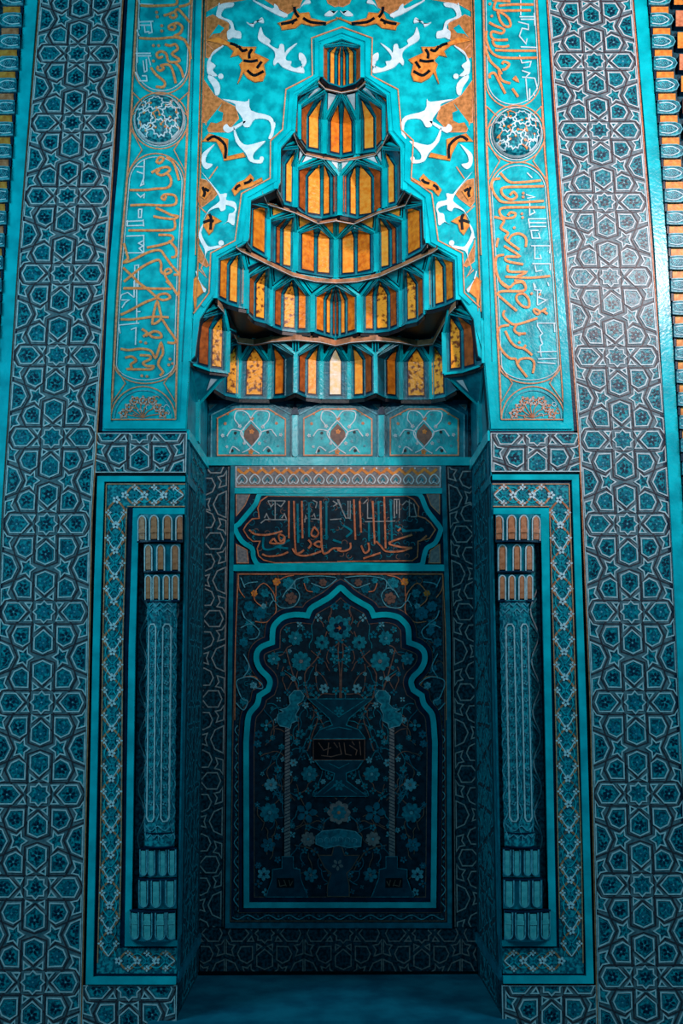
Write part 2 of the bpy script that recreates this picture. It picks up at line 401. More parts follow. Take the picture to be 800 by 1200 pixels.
    for k in range(7):
        a0 = math.radians(180 + 12 + k * 26); q = rr * (.55 if k % 2 else .62)
        px, py = c + q * math.cos(a0), 490 + q * .95 * math.sin(a0)
        lu.rib(smooth_pts([(c, 490), (lerp(c, px, .5) - 3, lerp(490, py, .6)), (px, py)]), .9, .0095, 'copper_glaze', .006)
        lu.flower(px, py, 6.2, .0095, 'copper_glaze', 'leaf_pale', 5, a0, h0=.006)
        lu.rib(arc(px, py, 4.2, 0, 300, 8), .7, .0098, 'pale_line', .006)
    for k in range(16):
        a0 = math.radians(180 + random.random() * 180); q = rr * (.2 + .62 * random.random())
        x_, y_ = c + q * math.cos(a0), 490 + q * math.sin(a0) * .95
        lu.rib(arc(x_, y_, 2.6, random.random() * 360, 200 + random.random() * 300, 6), .75, .0097, 'orange_line' if k % 2 else 'pale_line', .006)
    lu.build('lunette_palmette', t)
    # boss: shallow dome with interlaced lines
    def mdome(x, y, h=0.0):
        d2 = ((x - cx) ** 2 + (y - cy) ** 2) / (29.0 ** 2); p = P(x, y, 0); p.y -= .008 + .062 * math.sqrt(max(0.0, 1 - d2)) + h; return p
    bs = MB(mdome)
    for i in range(8):
        for j in range(32):
            r0, r1 = 29 * i / 8, 29 * (i + 1) / 8; a0, a1 = 2 * math.pi * j / 32, 2 * math.pi * (j + 1) / 32
            bs.poly([(cx + q * math.cos(w_), cy + q * math.sin(w_)) for q, w_ in ((r0, a0), (r1, a0), (r1, a1), (r0, a1))][0 if i else 1:], 0, 'mosaic_mid')
    boss = bs.build('boss', t, True)
    bl = MB(mdome)
    cs = [(-3, -15), (14, -2), (-15, 3), (2, 14)] if not R else [(5, -13), (-12, -5), (16, 4), (-4, 13)]
    for q, (dx, dy) in enumerate(cs + [(20, -16), (-20, -14), (19, 17), (-19, 18)]):
        rad = 9.5 if q < 4 else 6.5
        pts = []
        for k in range(20):
            rr_ = rad * (1.0 if k % 2 == 0 else .78); a0 = math.pi * k / 10 + q
            x_, y_ = cx + dx + rr_ * math.cos(a0), cy + dy + rr_ * math.sin(a0)
            dd = math.hypot(x_ - cx, y_ - cy)
            if dd > 27: x_, y_ = cx + (x_ - cx) * 27 / dd, cy + (y_ - cy) * 27 / dd
            pts.append((x_, y_))
        bl.rib(pts, 1.25, .004, 'white_glaze', 0, closed=True)
        for k in range(0, 5):
            a0 = 2 * math.pi * k / 5 + q
            a_, b_ = (cx + dx + rad * math.cos(a0), cy + dy + rad * math.sin(a0)), (cx + dx + rad * 1.75 * math.cos(a0), cy + dy + rad * 1.75 * math.sin(a0))
            if math.hypot(b_[0] - cx, b_[1] - cy) < 27:
                bl.rib([a_, ((a_[0] + b_[0]) / 2 + .4, (a_[1] + b_[1]) / 2), b_], 1.2, .0042, 'orange_line' if k % 2 else 'white_glaze', 0)
                bl.dot(b_[0], b_[1], 1.5, .004, 'orange_glaze', 0, 6)
    bl.rib(arc(cx, cy, 28.3, 0, 360, 40), 1.2, .003, 'pale_line', 0)
    bl.build('interlace', boss)
    # lettering, traced stroke by stroke
    O, W, DT = [], [], []
    if not R:
        A = crop(120, 0, 6.667)
        O += [A(p) for p in ([(300,50),(360,55),(480,52),(570,45),(585,20),(580,0)],[(600,60),(650,50),(690,30),(690,0)],[(480,130),(520,120),(560,105),(580,130),(555,150),(525,135)],[(560,110),(590,80),(640,130),(685,185)],[(545,200),(570,215),(555,240),(525,235),(520,215),(545,200),(590,190),(625,220),(610,265),(570,285)],[(290,305),(360,310),(450,310),(560,300),(610,310),(650,320)],[(560,285),(640,320),(680,400),(690,470)],[(490,355),(530,365),(570,355),(590,390),(545,430),(600,470),(590,490),(520,490),(500,430),(460,410),(425,430),(440,460),(475,450)],[(560,490),(610,540),(635,615)],[(380,535),(420,590),(480,640),(490,670),(470,690),(420,685)],[(440,525),(430,545),(455,560),(480,540),(460,520),(520,515),(550,560),(575,660)])]
        DT += A([(425,105),(430,140),(465,210),(465,250),(400,365),(440,365),(400,485)])
        W += [A(p) for p in ([(285,180),(400,175)],[(285,205),(380,205)],[(285,150),(290,240)],[(380,180),(390,260),(360,270)],[(270,240),(290,290)],[(260,425),(380,425)],[(265,445),(385,445)],[(270,380),(275,500)],[(320,480),(330,570),(350,560),(345,470)],[(260,570),(290,640),(350,640),(345,600),(310,600)],[(360,450),(380,520)],[(280,-10),(290,40),(400,45)],[(330,210),(335,260),(370,255)])]
        B = crop(120, 160, 6.667)
        O += [B(p) for p in ([(420,200),(450,215),(480,180),(450,170),(425,200)],[(385,290),(430,265),(500,245),(530,265),(500,295),(460,310),(425,290),(450,270)],[(500,290),(535,330),(535,380),(500,410),(420,415),(340,425),(215,425)],[(500,170),(560,220),(600,350)],[(500,470),(485,500),(465,485),(490,460),(560,465),(580,500),(560,540),(450,545),(340,540),(220,545)],[(420,565),(480,590),(540,620),(590,630),(560,650),(480,645),(400,630)],[(560,650),(570,700),(550,735),(450,740),(330,740),(205,740)],[(440,775),(540,780),(545,820),(470,850),(350,875)],[(520,820),(575,880),(575,940),(540,950)],[(170,840),(195,930),(200,960),(170,990),(240,970),(360,910),(450,895),(490,940),(540,1010),(600,1080),(560,1085)],[(170,1140),(230,1090),(320,1020),(430,970),(460,1000),(460,1060),(500,1080),(540,1060),(520,1040),(490,1060),(500,1110),(550,1180)],[(165,1030),(250,1110),(330,1190)],[(170,1190),(370,1190)])]
        W += [B(p) for p in ([(330,185),(325,330),(300,390),(325,380),(320,340)],[(265,240),(330,245)],[(270,280),(330,300)],[(270,450),(300,480),(330,455),(325,490)],[(285,575),(310,575),(305,640),(285,640),(285,575)],[(190,670),(320,665)],[(195,705),(325,700)],[(200,660),(195,710)],[(320,655),(325,710)],[(190,785),(325,780),(325,915),(290,880),(320,860),(285,840),(320,820)],[(175,915),(320,915)],[(250,1015),(285,1010),(280,1190)],[(255,1020),(255,1190)])]
        C = crop(120, 330, 6.667)
        O += [C(p) for p in ([(165,60),(350,60),(540,62)],[(260,0),(350,60),(430,130),(480,150),(530,130),(500,100),(440,110),(430,130),(330,170),(220,230),(145,265)],[(500,0),(550,50),(590,110),(600,80)],[(390,330),(405,240),(430,160),(450,230),(460,290),(420,330),(385,335)],[(145,300),(250,300),(400,280),(520,285)],[(470,300),(520,380),(575,460),(560,485),(510,480)],[(310,375),(350,405),(320,435)],[(340,430),(400,395),(450,405),(460,440),(400,440),(370,420)],[(145,530),(210,540),(300,530),(380,545),(415,600),(440,540),(460,485),(475,560),(445,620),(440,660),(475,710),(450,740)],[(180,600),(230,590),(265,620),(225,650),(230,680),(200,690),(300,690),(380,690),(400,665),(350,665),(320,640),(375,610),(370,585),(295,580)])]
        DT += C([(300,475),(340,485),(530,610),(550,645),(520,655),(310,740),(350,745)])
        W += [C(p) for p in ([(140,150),(150,110),(200,90),(250,130)],[(150,150),(210,150),(180,170),(155,210)],[(250,0),(250,130)],[(270,0),(270,330)],[(265,240),(300,240)],[(290,330),(130,345),(140,410)],[(225,380),(265,365),(260,500)])]
    else:
        A = crop(560, 0, 6.667)
        O += [A(p) for p in ([(110,10),(250,20)],[(150,0),(125,50),(150,90),(410,90)],[(160,55),(250,45),(430,45)],[(150,100),(170,170),(210,215),(250,210),(240,160),(200,120),(160,100)],[(85,185),(130,210),(200,240),(180,270),(110,255),(100,290),(135,320),(230,320)],[(110,320),(130,365),(200,375),(240,365)],[(65,250),(60,310),(90,400),(150,450),(250,462),(460,460)],[(130,400),(250,405),(450,405)],[(50,370),(90,480),(160,550),(180,590)],[(185,510),(200,490),(240,510),(215,545),(185,555)],[(160,550),(165,600),(190,640),(250,660)],[(90,620),(90,590),(125,580),(160,640),(210,740)],[(285,605),(305,640),(270,620)],[(265,700),(310,765)])]
        DT += A([(90, 40), (105, 135)])
        W += [A(p) for p in ([(320,140),(440,140)],[(330,160),(440,160)],[(330,0),(330,130)],[(310,180),(390,200),(390,240),(340,230),(320,290),(370,350),(380,310)],[(330,375),(460,380)],[(320,440),(340,500),(410,490),(400,530),(350,540)],[(340,560),(400,580),(370,610)],[(340,610),(440,620),(460,700),(430,740),(440,760)],[(370,620),(385,800)],[(400,700),(400,790)],[(435,110),(440,210)])]
        B = crop(560, 160, 6.667)
        O += [B(p) for p in ([(170,290),(240,360),(330,365),(490,350)],[(170,335),(110,350),(110,420),(150,490),(200,520),(350,520),(510,510)],[(510,395),(340,400),(200,405),(180,440),(210,480),(260,500),(300,475),(275,440),(245,465)],[(520,560),(340,560),(190,565),(165,600),(200,640),(270,640),(290,610),(250,600),(230,625)],[(125,635),(200,660),(175,720),(230,760),(210,800),(250,840),(320,890)],[(230,830),(260,780),(320,765),(370,800),(370,870)],[(155,800),(140,870)],[(200,860),(320,940),(220,945),(225,980),(350,1005)],[(230,1010),(240,1060),(370,1065),(300,1100)],[(200,930),(140,950),(140,1060),(180,1150),(240,1195)],[(210,1100),(400,1110),(560,1095)],[(280,1130),(350,1140),(370,1190)])]
        DT += B([(280,720),(340,610),(345,640),(350,450),(350,480)])
        W += [B(p) for p in ([(380,290),(420,330)],[(370,460),(440,480),(380,490)],[(400,500),(400,620),(440,600),(430,580)],[(390,650),(530,650)],[(390,680),(530,680)],[(400,710),(530,710)],[(390,650),(400,720)],[(470,740),(410,740),(420,800),(480,800),(470,760)],[(410,860),(560,860),(555,920)],[(440,860),(440,960),(490,960),(480,930)],[(420,1000),(560,1000),(560,1050)],[(440,1010),(450,1060),(500,1050)],[(430,1150),(450,1190)])]
        C = crop(560, 330, 6.667)
        O += [C(p) for p in ([(170,0),(240,50),(280,20),(340,10),(370,50),(340,80),(200,80),(150,100),(200,150),(300,235)],[(300,110),(350,100),(390,140),(395,200),(350,200),(300,150),(300,110)],[(205,230),(195,270),(240,320),(300,340),(460,290)],[(300,340),(280,380),(310,410),(370,410)],[(240,345),(170,360),(150,420),(170,520),(240,600),(290,610),(310,660),(380,750)],[(210,390),(250,470),(300,515),(360,530),(420,580)],[(370,500),(350,530)],[(310,640),(330,610),(400,605),(435,640),(425,720)],[(430,235),(460,260),(480,240),(440,220),(430,235)],[(490,240),(530,215)],[(500,230),(540,260)])]
        DT += C([(415,100),(480,105),(320,480),(320,420)])
        W += [C(p) for p in ([(430,20),(440,70),(490,75),(470,130),(530,150),(460,190)],[(460,70),(460,190)],[(540,10),(550,40)],[(600,330),(460,330),(460,350),(485,390),(500,410),(480,430),(490,470),(500,490),(480,510),(490,590)],[(590,330),(595,400)],[(460,555),(610,550)],[(465,610),(610,605)],[(460,635),(600,645)])]
    le = MB()
    for p in O:
        p = smooth_pts(p, 4) if len(p) > 2 else [p[0], ((p[0][0] + p[1][0]) / 2, (p[0][1] + p[1][1]) / 2), p[1]]
        le.rib(p, 2.8, .0108, 'orange_line', .006); le.rib(p, 1.3, .0116, 'orange_letter', .01)
    for x, y in DT: le.dot(x, y, 1.7, .0115, 'orange_line', .006, 8)
    tag(le.build('thuluth_lettering', t), 'orange flowing letters running down the panel')
    wl = MB()
    for p in W: wl.rib(p, 1.35, .0105, 'white_glaze', .006)
    tag(wl.build('kufic_lettering', t), 'thin white angular letters')
calligraphy(-1); calligraphy(1)
# ---- arabesque spandrel around the stepped hood
t = thing('arabesque_spandrel', 'turquoise field with white and orange arabesques around the stepped hood', 'tile spandrel', P(394, 368))
LB = [(y, x + .5) for y, x in ((TOP, 242), (0, 238.5), (180, 233), (330, 229), (368, 226.5))]
RB = [(TOP, 551), (0, 554), (180, 558), (350, 564.5), (368, 565)]
mb = MB()
ys = [TOP, 0, 90, 180, 270, 330, 366]
mb.poly([(400.5, TOP)] + FRM + [(tab(LB, y), y) for y in ys[::-1]], .002, 'turquoise_field', -.012)
mb.poly([(400.5, TOP)] + FRMR + [(tab(RB, y), y) for y in ys[::-1]], .002, 'turquoise_field', -.012)
mb.rib([(tab(LB, y) + 2, y) for y in ys], 1.4, .008, 'brown_glaze'); mb.rib([(tab(RB, y) - 2, y) for y in ys], 1.4, .008, 'brown_glaze')
mb.build('field', t)
G = crop(220, 0, 4.444); Hc = crop(220, 180, 6)
Wp = [G([(365,200),(380,145),(395,185),(430,215),(425,235),(470,260),(480,235),(500,240),(505,280),(520,260),(570,228),(530,270),(510,300),(515,320),(540,325),(535,345),(560,360),(595,350),(605,385),(545,375),(495,355),(470,330),(450,345),(445,325),(455,300),(450,270),(420,245),(385,225)]),
 G([(580,280),(605,290),(618,325),(605,350),(590,355),(600,330),(580,315)]),
 G([(150,90),(165,35),(200,20),(240,20),(230,40),(190,50),(175,90),(230,115),(245,160),(275,170),(275,205),(235,200),(210,210),(205,170),(225,150),(205,115)]),
 G([(345,5),(440,50),(450,25),(470,40),(480,60),(520,80),(505,95),(460,80),(430,60),(340,0)]),
 G([(180,520),(300,535),(320,520),(330,580),(430,610),(450,660),(440,720),(420,725),(435,680),(420,630),(350,625),(320,665),(290,660),(285,620),(250,570),(245,545)]),
 G([(240,665),(270,735),(310,760),(390,740),(400,745),(345,800),(345,835),(390,835),(380,855),(325,845),(300,800),(250,740)]),
 G([(205,650),(225,668),(292,635),(296,645),(225,690),(205,695),(186,680),(188,660)]),
 G([(185,245),(130,290),(115,320),(145,345),(130,370),(155,400),(110,395),(100,360),(110,310),(170,250)]),
 G([(120,395),(165,440),(165,490),(145,500),(135,460),(105,410)]),
 G([(305,120),(345,130),(385,95),(395,125),(350,115),(340,145)]),
 G([(710,85),(740,60),(765,70),(745,85),(780,60),(750,88)]),
 G([(580,50),(620,0),(640,20),(600,30)]),
 G([(75,810),(105,780),(140,755),(100,810),(95,850),(130,860),(100,885),(75,860)]),
 Hc([(95,130),(205,260),(230,290),(275,285),(270,330),(330,345),(345,390),(335,430),(325,510),(285,485),(245,505),(280,480),(290,430),(320,420),(330,390),(270,365),(265,395),(235,410),(215,385),(150,410),(110,475),(150,400),(215,350),(225,320),(190,255)]),
 Hc([(80,600),(85,540),(110,500),(95,560),(130,640),(160,660),(220,650),(235,665),(140,690),(120,745),(120,680)]),
 Hc([(75,885),(110,940),(130,960),(115,980),(95,930)])]
Wd = [G([(172, 402)])[0] + (3.2,), Hc([(235, 633)])[0] + (3.2,), G([(600, 330)])[0] + (2.2,), G([(385, 830)])[0] + (2.6,)]
Ob = [G([(99,60),(160,25),(300,0),(330,-60),(99,-60),(99,0)]), G([(96,95),(130,80),(155,95),(215,125),(208,205),(180,240),(110,305),(95,300)]),
 G([(85,420),(140,500),(180,525),(250,560),(265,620),(200,690),(110,690),(90,640),(78,640)]), G([(400,-60),(620,-60),(580,40),(520,75),(470,45),(400,0)]),
 G([(700,-60),(785,-60),(785,34),(765,38),(730,20)]),
 Hc([(85,180),(130,190),(215,280),(180,320),(100,380),(75,340)]), Hc([(70,600),(80,650),(150,790),(130,800),(75,760)])]
Oo = [G([(95,215),(160,195),(225,230),(290,250),(355,250),(345,280),(420,315),(395,340),(405,390),(390,425),(350,432),(310,410),(290,380),(260,440),(280,370),(270,340),(290,320),(265,290),(225,300),(240,270),(205,240)]),
 G([(470,125),(540,105),(560,60),(545,30),(580,75),(630,70),(640,100),(720,120),(800,95),(720,130),(650,140),(590,125),(560,150),(490,160),(485,140)]),
 G([(75,740),(110,700),(210,730),(205,820),(290,800),(300,820),(190,840),(180,800),(150,740)]),
 Hc([(310,260),(350,210),(400,190),(440,150),(465,180),(450,210),(520,175),(525,195),(450,235),(370,260),(330,300)]),
 Hc([(140,430),(190,450),(235,480),(190,500),(175,550),(150,575),(110,510)]),
 Hc([(30,900),(60,870),(80,900),(130,960),(60,1020),(50,1110),(40,1000)]),
 Hc([(90,240),(130,230),(165,270),(120,330),(85,300)])]
Bk = [G(p) for p in ([(220,230),(250,240),(262,252)],[(265,245),(285,270),(310,262)],[(335,260),(320,285),(322,310)],[(290,320),(330,325),(365,318)],[(385,325),(360,360)],[(310,370),(325,385),(350,397),(395,375)],[(555,40),(560,70),(578,95)],[(485,130),(530,122),(570,105)],[(540,115),(550,130)],[(600,98),(640,120),(720,128)],[(100,735),(140,715),(195,760),(195,830)])] + \
     [Hc(p) for p in ([(335,262),(345,240),(370,225)],[(395,215),(430,205),(450,185)],[(110,490),(150,475),(185,480)],[(150,430),(165,460),(160,540)],[(105,240),(120,280),(110,310)],[(120,250),(150,270)])]
for nm, polys, h, mt in (('orange_ground', Ob, .0045, 'brown_glaze'), ('palmette', Oo, .0075, 'orange_glaze'), ('white_leaf_scroll', Wp, .009, 'white_glaze')):
    for sd in (0, 1):
        fx = (lambda p: p) if sd == 0 else (lambda p: [(2 * lerp(396.8, 394, min(1, max(0, (y - 60) / 180))) - x, y) for x, y in p])
        ms = []
        for p in polys:
            m2 = MB(); ms.append((m2, sum(q[0] for q in fx(p)) / len(p), sum(q[1] for q in p) / len(p)))
            if mt == 'white_glaze': pp = smooth_pts(fx(p), 3, True)
            else: pp = fx(p)
            m2.poly(pp, h, mt, 0)
            if mt == 'brown_glaze': m2.rib(fx(p), .8, h + .001, 'orange_line', closed=True)
            if mt == 'orange_glaze': m2.rib(fx(p), .8, h + .001, 'brown_glaze', closed=True)
        near = lambda q: min(ms, key=lambda m_: math.hypot(m_[1] - q[0], m_[2] - q[1]))[0]
        if nm == 'palmette':
            for p in Bk: near(fx(p)[0]).rib(smooth_pts(fx(p), 3), 3.3, .0088, 'black_glaze_and_shade', 0)
        if nm == 'orange_ground':
            for p in (G([(110,200),(160,130),(190,150),(170,175),(130,180)]), G([(120,640),(150,575),(185,590),(180,630),(150,645)]), G([(90,690),(100,640),(180,540)])): near(fx(p)[0]).poly(fx(p), .0062, 'turquoise_field', 0)
            for p in (Hc([(120,740),(95,810),(130,870),(80,820)]), G([(130,260),(100,230)]), Hc([(210,95),(150,180)]), Hc([(75,370),(130,420)])): near(fx(p)[0]).rib(fx(p), 1.3, .006, 'orange_line')
        if nm == 'white_leaf_scroll':
            for x, y, r in Wd: q = fx([(x, y)])[0]; near(q).dot(q[0], q[1], r, h, mt, 0)
            for p in (G([(340,5),(430,60),(505,95)]), G([(170,250),(130,280),(115,320)]), Hc([(75,600),(110,500)]), G([(450,640),(452,660),(430,720)]), Hc([(60,830),(75,885)]), G([(165,20),(150,90)])): near(fx(p)[0]).rib(smooth_pts(fx(p), 3), 1.4, h - .001, mt, 0)
        for m2, _, _ in ms: m2.build(nm, t)
# ---- turquoise frame stepping round the hood
mb = MB()
for inn, out in ((HOOD, FRM), (HOODR, FRMR)):
    r = inn is HOODR
    tail = [(inn[-3]), (inn[-2])]
    poly = out + ([(566.5, 424), (568, 424)] if r else [(223, 420), (221.5, 424)]) + inn[:-2][::-1]
    mb.poly(poly, .006, 'turquoise', -.012)
    mb.rib(out[:] , 1.3, .012, 'orange_line')
    offs = [(lerp(a[0], b[0], .5), lerp(a[1], b[1], .5)) for a, b in zip(out, [inn[0], inn[1], inn[2], inn[3], inn[4], inn[5], inn[6], inn[8], inn[10], inn[11], inn[12], inn[13]])]
    mb.rib(offs, 4.2, .016, 'turquoise', .006)
tag(mb.build('stepped_hood_frame'), 'turquoise moulding stepping round the niche hood with a thin orange outline', 'moulding')
# ------------------------------------------------------------------ muqarnas hood
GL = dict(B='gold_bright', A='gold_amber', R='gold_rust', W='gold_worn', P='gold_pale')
def inset_tri(a, b, c, k):
    g = (a + b + c) / 3; return [g + (q - g) * k for q in (a, b, c)]
def tier(label, axpx, zb_px, zt_px, zs_px, alcoves, mids=(), center=True, fascia=True, soffit=True, tri='W', deep=False, flat=False, fh=.015, rw=.026):
    zb, zt, zs = (P(px, py, 0).z for px, py in (zb_px, zt_px, zs_px))
    Xc = P(axpx, zb_px[1], 0).x
    t = thing('muqarnas_tier', label, 'muqarnas tier', (Xc, .1, zb), 'stepped muqarnas tiers of the niche hood')
    def pt(px, py, z, first=False):
        q = PZ(px, py, z); y = max(.0, min(q.y, .70))
        x = P(px, py, y).x
        return V((x, 0.0 if first else y, z))
    left = []
    for i, al in enumerate(alcoves):
        vs = [pt(x, y, zb, first=(i == 0 and j == 0)) for j, (x, y) in enumerate(al['v'])]
        left.append(dict(v=vs, a=pt(*al['a'], zt), p=al['p'], m=al.get('m', .042), bm=al.get('bm', .028)))
    full = []
    M = lambda q: V((2 * Xc - q.x, q.y, q.z))
    if center:
        c = left[-1]; c['v'][-1].x = Xc; c['a'].x = Xc
        if flat: c['v'] = [c['v'][0], M(c['v'][0])]
        else: c['v'] = c['v'] + [M(q) for q in c['v'][:-1][::-1]]; c['p'] = c['p'] + c['p'][::-1]
        full = left + [dict(v=[M(q) for q in l['v']][::-1], a=M(l['a']), p=l['p'][::-1], m=l['m'], bm=l['bm']) for l in left[:-1][::-1]]
    else:
        left[-1]['v'][-1].x = Xc
        full = left + [dict(v=[M(q) for q in l['v']][::-1], a=M(l['a']), p=l['p'][::-1], m=l['m'], bm=l['bm']) for l in left[::-1]]
    up = lambda q, z: V((q.x, q.y, z))
    for al in full:
        mb = MB(); vs, A, n = al['v'], al['a'], len(al['v'])
        nodes = []
        ob_p = []
        for i in range(n - 1):
            a, b = vs[i], vs[i + 1]
            mb.add([a, b, up(b, zs), up(a, zs)], [(0, 1, 2, 3)], 'petrol')
            mb.add([up(a, zs), up(b, zs), A], [(0, 1, 2)], 'petrol')
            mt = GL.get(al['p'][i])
            if not mt: continue
            w = (b - a).length
            ml = min(al['m'] if i == 0 else .015, w * .38); mr = min(al['m'] if i == n - 2 else .015, w * .38); d = (b - a).normalized(); nr = V((d.y, -d.x, 0))
            if nr.y > 0: nr = -nr
            def pane(e, bm, off, tm, mat_, mb_):
                a2, b2 = a + d * max(.003, ml - e), b - d * max(.003, mr - e); z0 = zb + bm
                r = [up(a2, z0), up(b2, z0), up(b2, zs), up(a2, zs)]
                mid = (up(a, zs) + up(b, zs)) / 2
                top = mid.lerp(A, .56 - tm)
                mb_.add([q + nr * off for q in r] + [top + nr * off], [(0, 1, 2, 3), (3, 2, 4)], mat_)
                mb_.add([q + nr * off for q in r] + r, [(0, 1, 5, 4), (1, 2, 6, 5), (3, 0, 4, 7)], mat_)
            pane(.007, al['bm'] - .009, .0015, -.07, 'navy', mb)
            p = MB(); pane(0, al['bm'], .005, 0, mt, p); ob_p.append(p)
        for i in range(1, n - 1):      # inner folds
            mb.box(vs[i], up(vs[i], zs), rw * .5, .004, 'teal'); mb.box(up(vs[i], zs), A, rw * .5, .003, 'teal')
        for q, s in ((vs[0], 1), (vs[-1], -1)):
            kk = 1 if s > 0 else .985; th = .0105 if s > 0 else .0095
            mb.box(q, up(q, zs), rw * kk, th, 'turquoise'); mb.box(up(q, zs), A, rw * kk * .6, th, 'turquoise')
            nx = vs[1] if q is vs[0] else vs[-2]; dd = (nx - q).normalized() * (rw * .66)
            mb.box(q + dd, up(q + dd, zs), .0035, .008, 'turquoise_field'); mb.box(up(q + dd, zs), A + V((0, 0, -.03)), .0035, .008, 'turquoise_field')
            mb.box(q + dd * 1.55, up(q + dd * 1.55, zs), .008, .0055, 'teal'); mb.box(up(q + dd * 1.55, zs), A + V((0, 0, -.045)), .008, .0055, 'teal')
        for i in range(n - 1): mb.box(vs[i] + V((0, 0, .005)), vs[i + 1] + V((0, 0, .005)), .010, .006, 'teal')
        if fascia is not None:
            for i in range(n - 1): mb.box(vs[i] + V((0, .004, -.009)), vs[i + 1] + V((0, .004, -.011)), .023, .004, 'black_glaze_and_shade')  # black strip along the tier's bottom edge, a painted shadow
        ao = mb.build('alcove', t)
        for p in ob_p: p.build('glazed_pane', ao)
    # spandrels between the alcoves
    sp = MB(); fas = [full[0]['a']]
    mid = {}
    nl = len(full)
    for k, q in mids:
        w = pt(q[0], q[1], zt); mid[k] = w; mid[nl - 2 - k] = M(w)
    if not center and (nl // 2 - 1) in mid: mid[nl // 2 - 1].x = Xc
    def spand(Pq, a1, a2):
        sp.add([Pq, a1, a2], [(0, 1, 2)], 'navy')
        nrm_ = (a1 - Pq).cross(a2 - Pq).normalized(); nrm_ = -nrm_ if nrm_.y > 0 else nrm_
        if (a1 - a2).length > .03:
            r = inset_tri(Pq, a1, a2, .5); sp.add([q + nrm_ * .009 for q in r], [(0, 1, 2)], {'W': 'white_glaze', 'O': 'gold_bright', 'K': 'black_glaze_and_shade', 'G': 'grey_glaze', 'T': 'turquoise'}[tri])
            r2 = inset_tri(Pq, a1, a2, .66)
            for i in range(3): sp.box(r2[i], r2[(i + 1) % 3], .006, .007, 'turquoise')
    for j in range(nl - 1):
        a1, a2 = full[j]['a'], full[j + 1]['a']; p, q = up(full[j]['v'][-1], zs), up(full[j + 1]['v'][0], zs)
        if (p - q).length > .004:
            sp.add([up(p, zb), up(q, zb), q, p], [(0, 1, 2, 3)], 'navy'); sp.add([p, q, a2], [(0, 1, 2)], 'navy')
            spand(p, a1, a2)
        elif j in mid:
            w = mid[j]
            if w.y < (a1.y + a2.y) / 2 - .01 or True: spand(p, a1, w); spand(p, w, a2); sp.box(p, w, .006, .004, 'turquoise')
        else: spand(p, a1, a2)
        if j in mid: fas.append(mid[j])
        fas.append(a2)
    for al, s in ((full[0], 0), (full[-1], -1)):
        f0 = al['v'][s]; c = V((f0.x, 0, zt)); sp.add([up(f0, zs), c, al['a']], [(0, 1, 2)], 'teal')
    sp.build('spandrel_facets', t)
    if fascia:
        f = MB()
        f0 = [V((fas[0].x - .02, 0, zt))] if fas[0].y > .02 else []
        pts = f0 + fas + [M(q) for q in f0]
        for a, b in zip(pts[:-1], pts[1:]):
            if (a - b).length > .004:
                o = V((0, -.012 - (fh - .015) * .6, -.014)); dz = V((0, 0, -fh)); f.add([a + o, b + o, b + o + dz, a + o + dz, a + V((0, 0, -.014)), b + V((0, 0, -.014)), b + V((0, 0, -.014)) + dz, a + V((0, 0, -.014)) + dz], [(0, 1, 2, 3), (3, 2, 6, 7)], 'fascia_glaze')
                f.box(a + o + dz, b + o + dz, .003, .002, 'pale_line')
        f.build('cornice_ledge', t)
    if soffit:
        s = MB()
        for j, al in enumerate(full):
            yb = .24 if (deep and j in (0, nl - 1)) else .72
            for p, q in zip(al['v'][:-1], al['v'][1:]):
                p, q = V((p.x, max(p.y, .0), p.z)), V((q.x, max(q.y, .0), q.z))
                s.add([p, q, V((q.x, yb, zb)), V((p.x, yb, zb))], [(0, 1, 2, 3)], 'black_glaze_and_shade')  # soffit coloured near black to stand in for its shade
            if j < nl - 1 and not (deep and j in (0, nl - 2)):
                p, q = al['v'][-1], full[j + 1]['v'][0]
                if q.x - p.x > .002: s.add([p, q, V((q.x, yb, zb)), V((p.x, yb, zb))], [(0, 1, 2, 3)], 'black_glaze_and_shade')
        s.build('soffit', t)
    return t, full, zb, zt, zs, Xc
T = []
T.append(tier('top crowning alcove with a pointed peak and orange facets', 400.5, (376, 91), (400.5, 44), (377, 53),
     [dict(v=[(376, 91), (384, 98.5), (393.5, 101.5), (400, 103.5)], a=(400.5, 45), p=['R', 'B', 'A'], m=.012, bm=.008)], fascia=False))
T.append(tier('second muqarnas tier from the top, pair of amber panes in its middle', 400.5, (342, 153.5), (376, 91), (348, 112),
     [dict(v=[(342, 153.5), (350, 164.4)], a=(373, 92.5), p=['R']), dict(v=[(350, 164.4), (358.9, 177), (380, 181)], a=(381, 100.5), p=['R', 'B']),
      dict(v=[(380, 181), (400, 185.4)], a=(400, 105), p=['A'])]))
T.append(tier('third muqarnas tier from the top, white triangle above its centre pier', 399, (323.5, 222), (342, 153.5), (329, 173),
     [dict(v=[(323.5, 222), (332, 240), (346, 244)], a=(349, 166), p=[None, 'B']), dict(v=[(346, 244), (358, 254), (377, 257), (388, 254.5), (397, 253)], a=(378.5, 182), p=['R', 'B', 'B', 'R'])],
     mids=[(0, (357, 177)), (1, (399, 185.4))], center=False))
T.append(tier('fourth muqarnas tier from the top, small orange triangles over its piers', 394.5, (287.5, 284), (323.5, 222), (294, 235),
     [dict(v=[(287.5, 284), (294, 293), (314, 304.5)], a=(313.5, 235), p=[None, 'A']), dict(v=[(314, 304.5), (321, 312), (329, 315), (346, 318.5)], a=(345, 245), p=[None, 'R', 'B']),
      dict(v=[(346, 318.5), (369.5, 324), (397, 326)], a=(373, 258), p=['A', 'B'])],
     mids=[(2, (397, 254.5))], center=False, tri='O'))
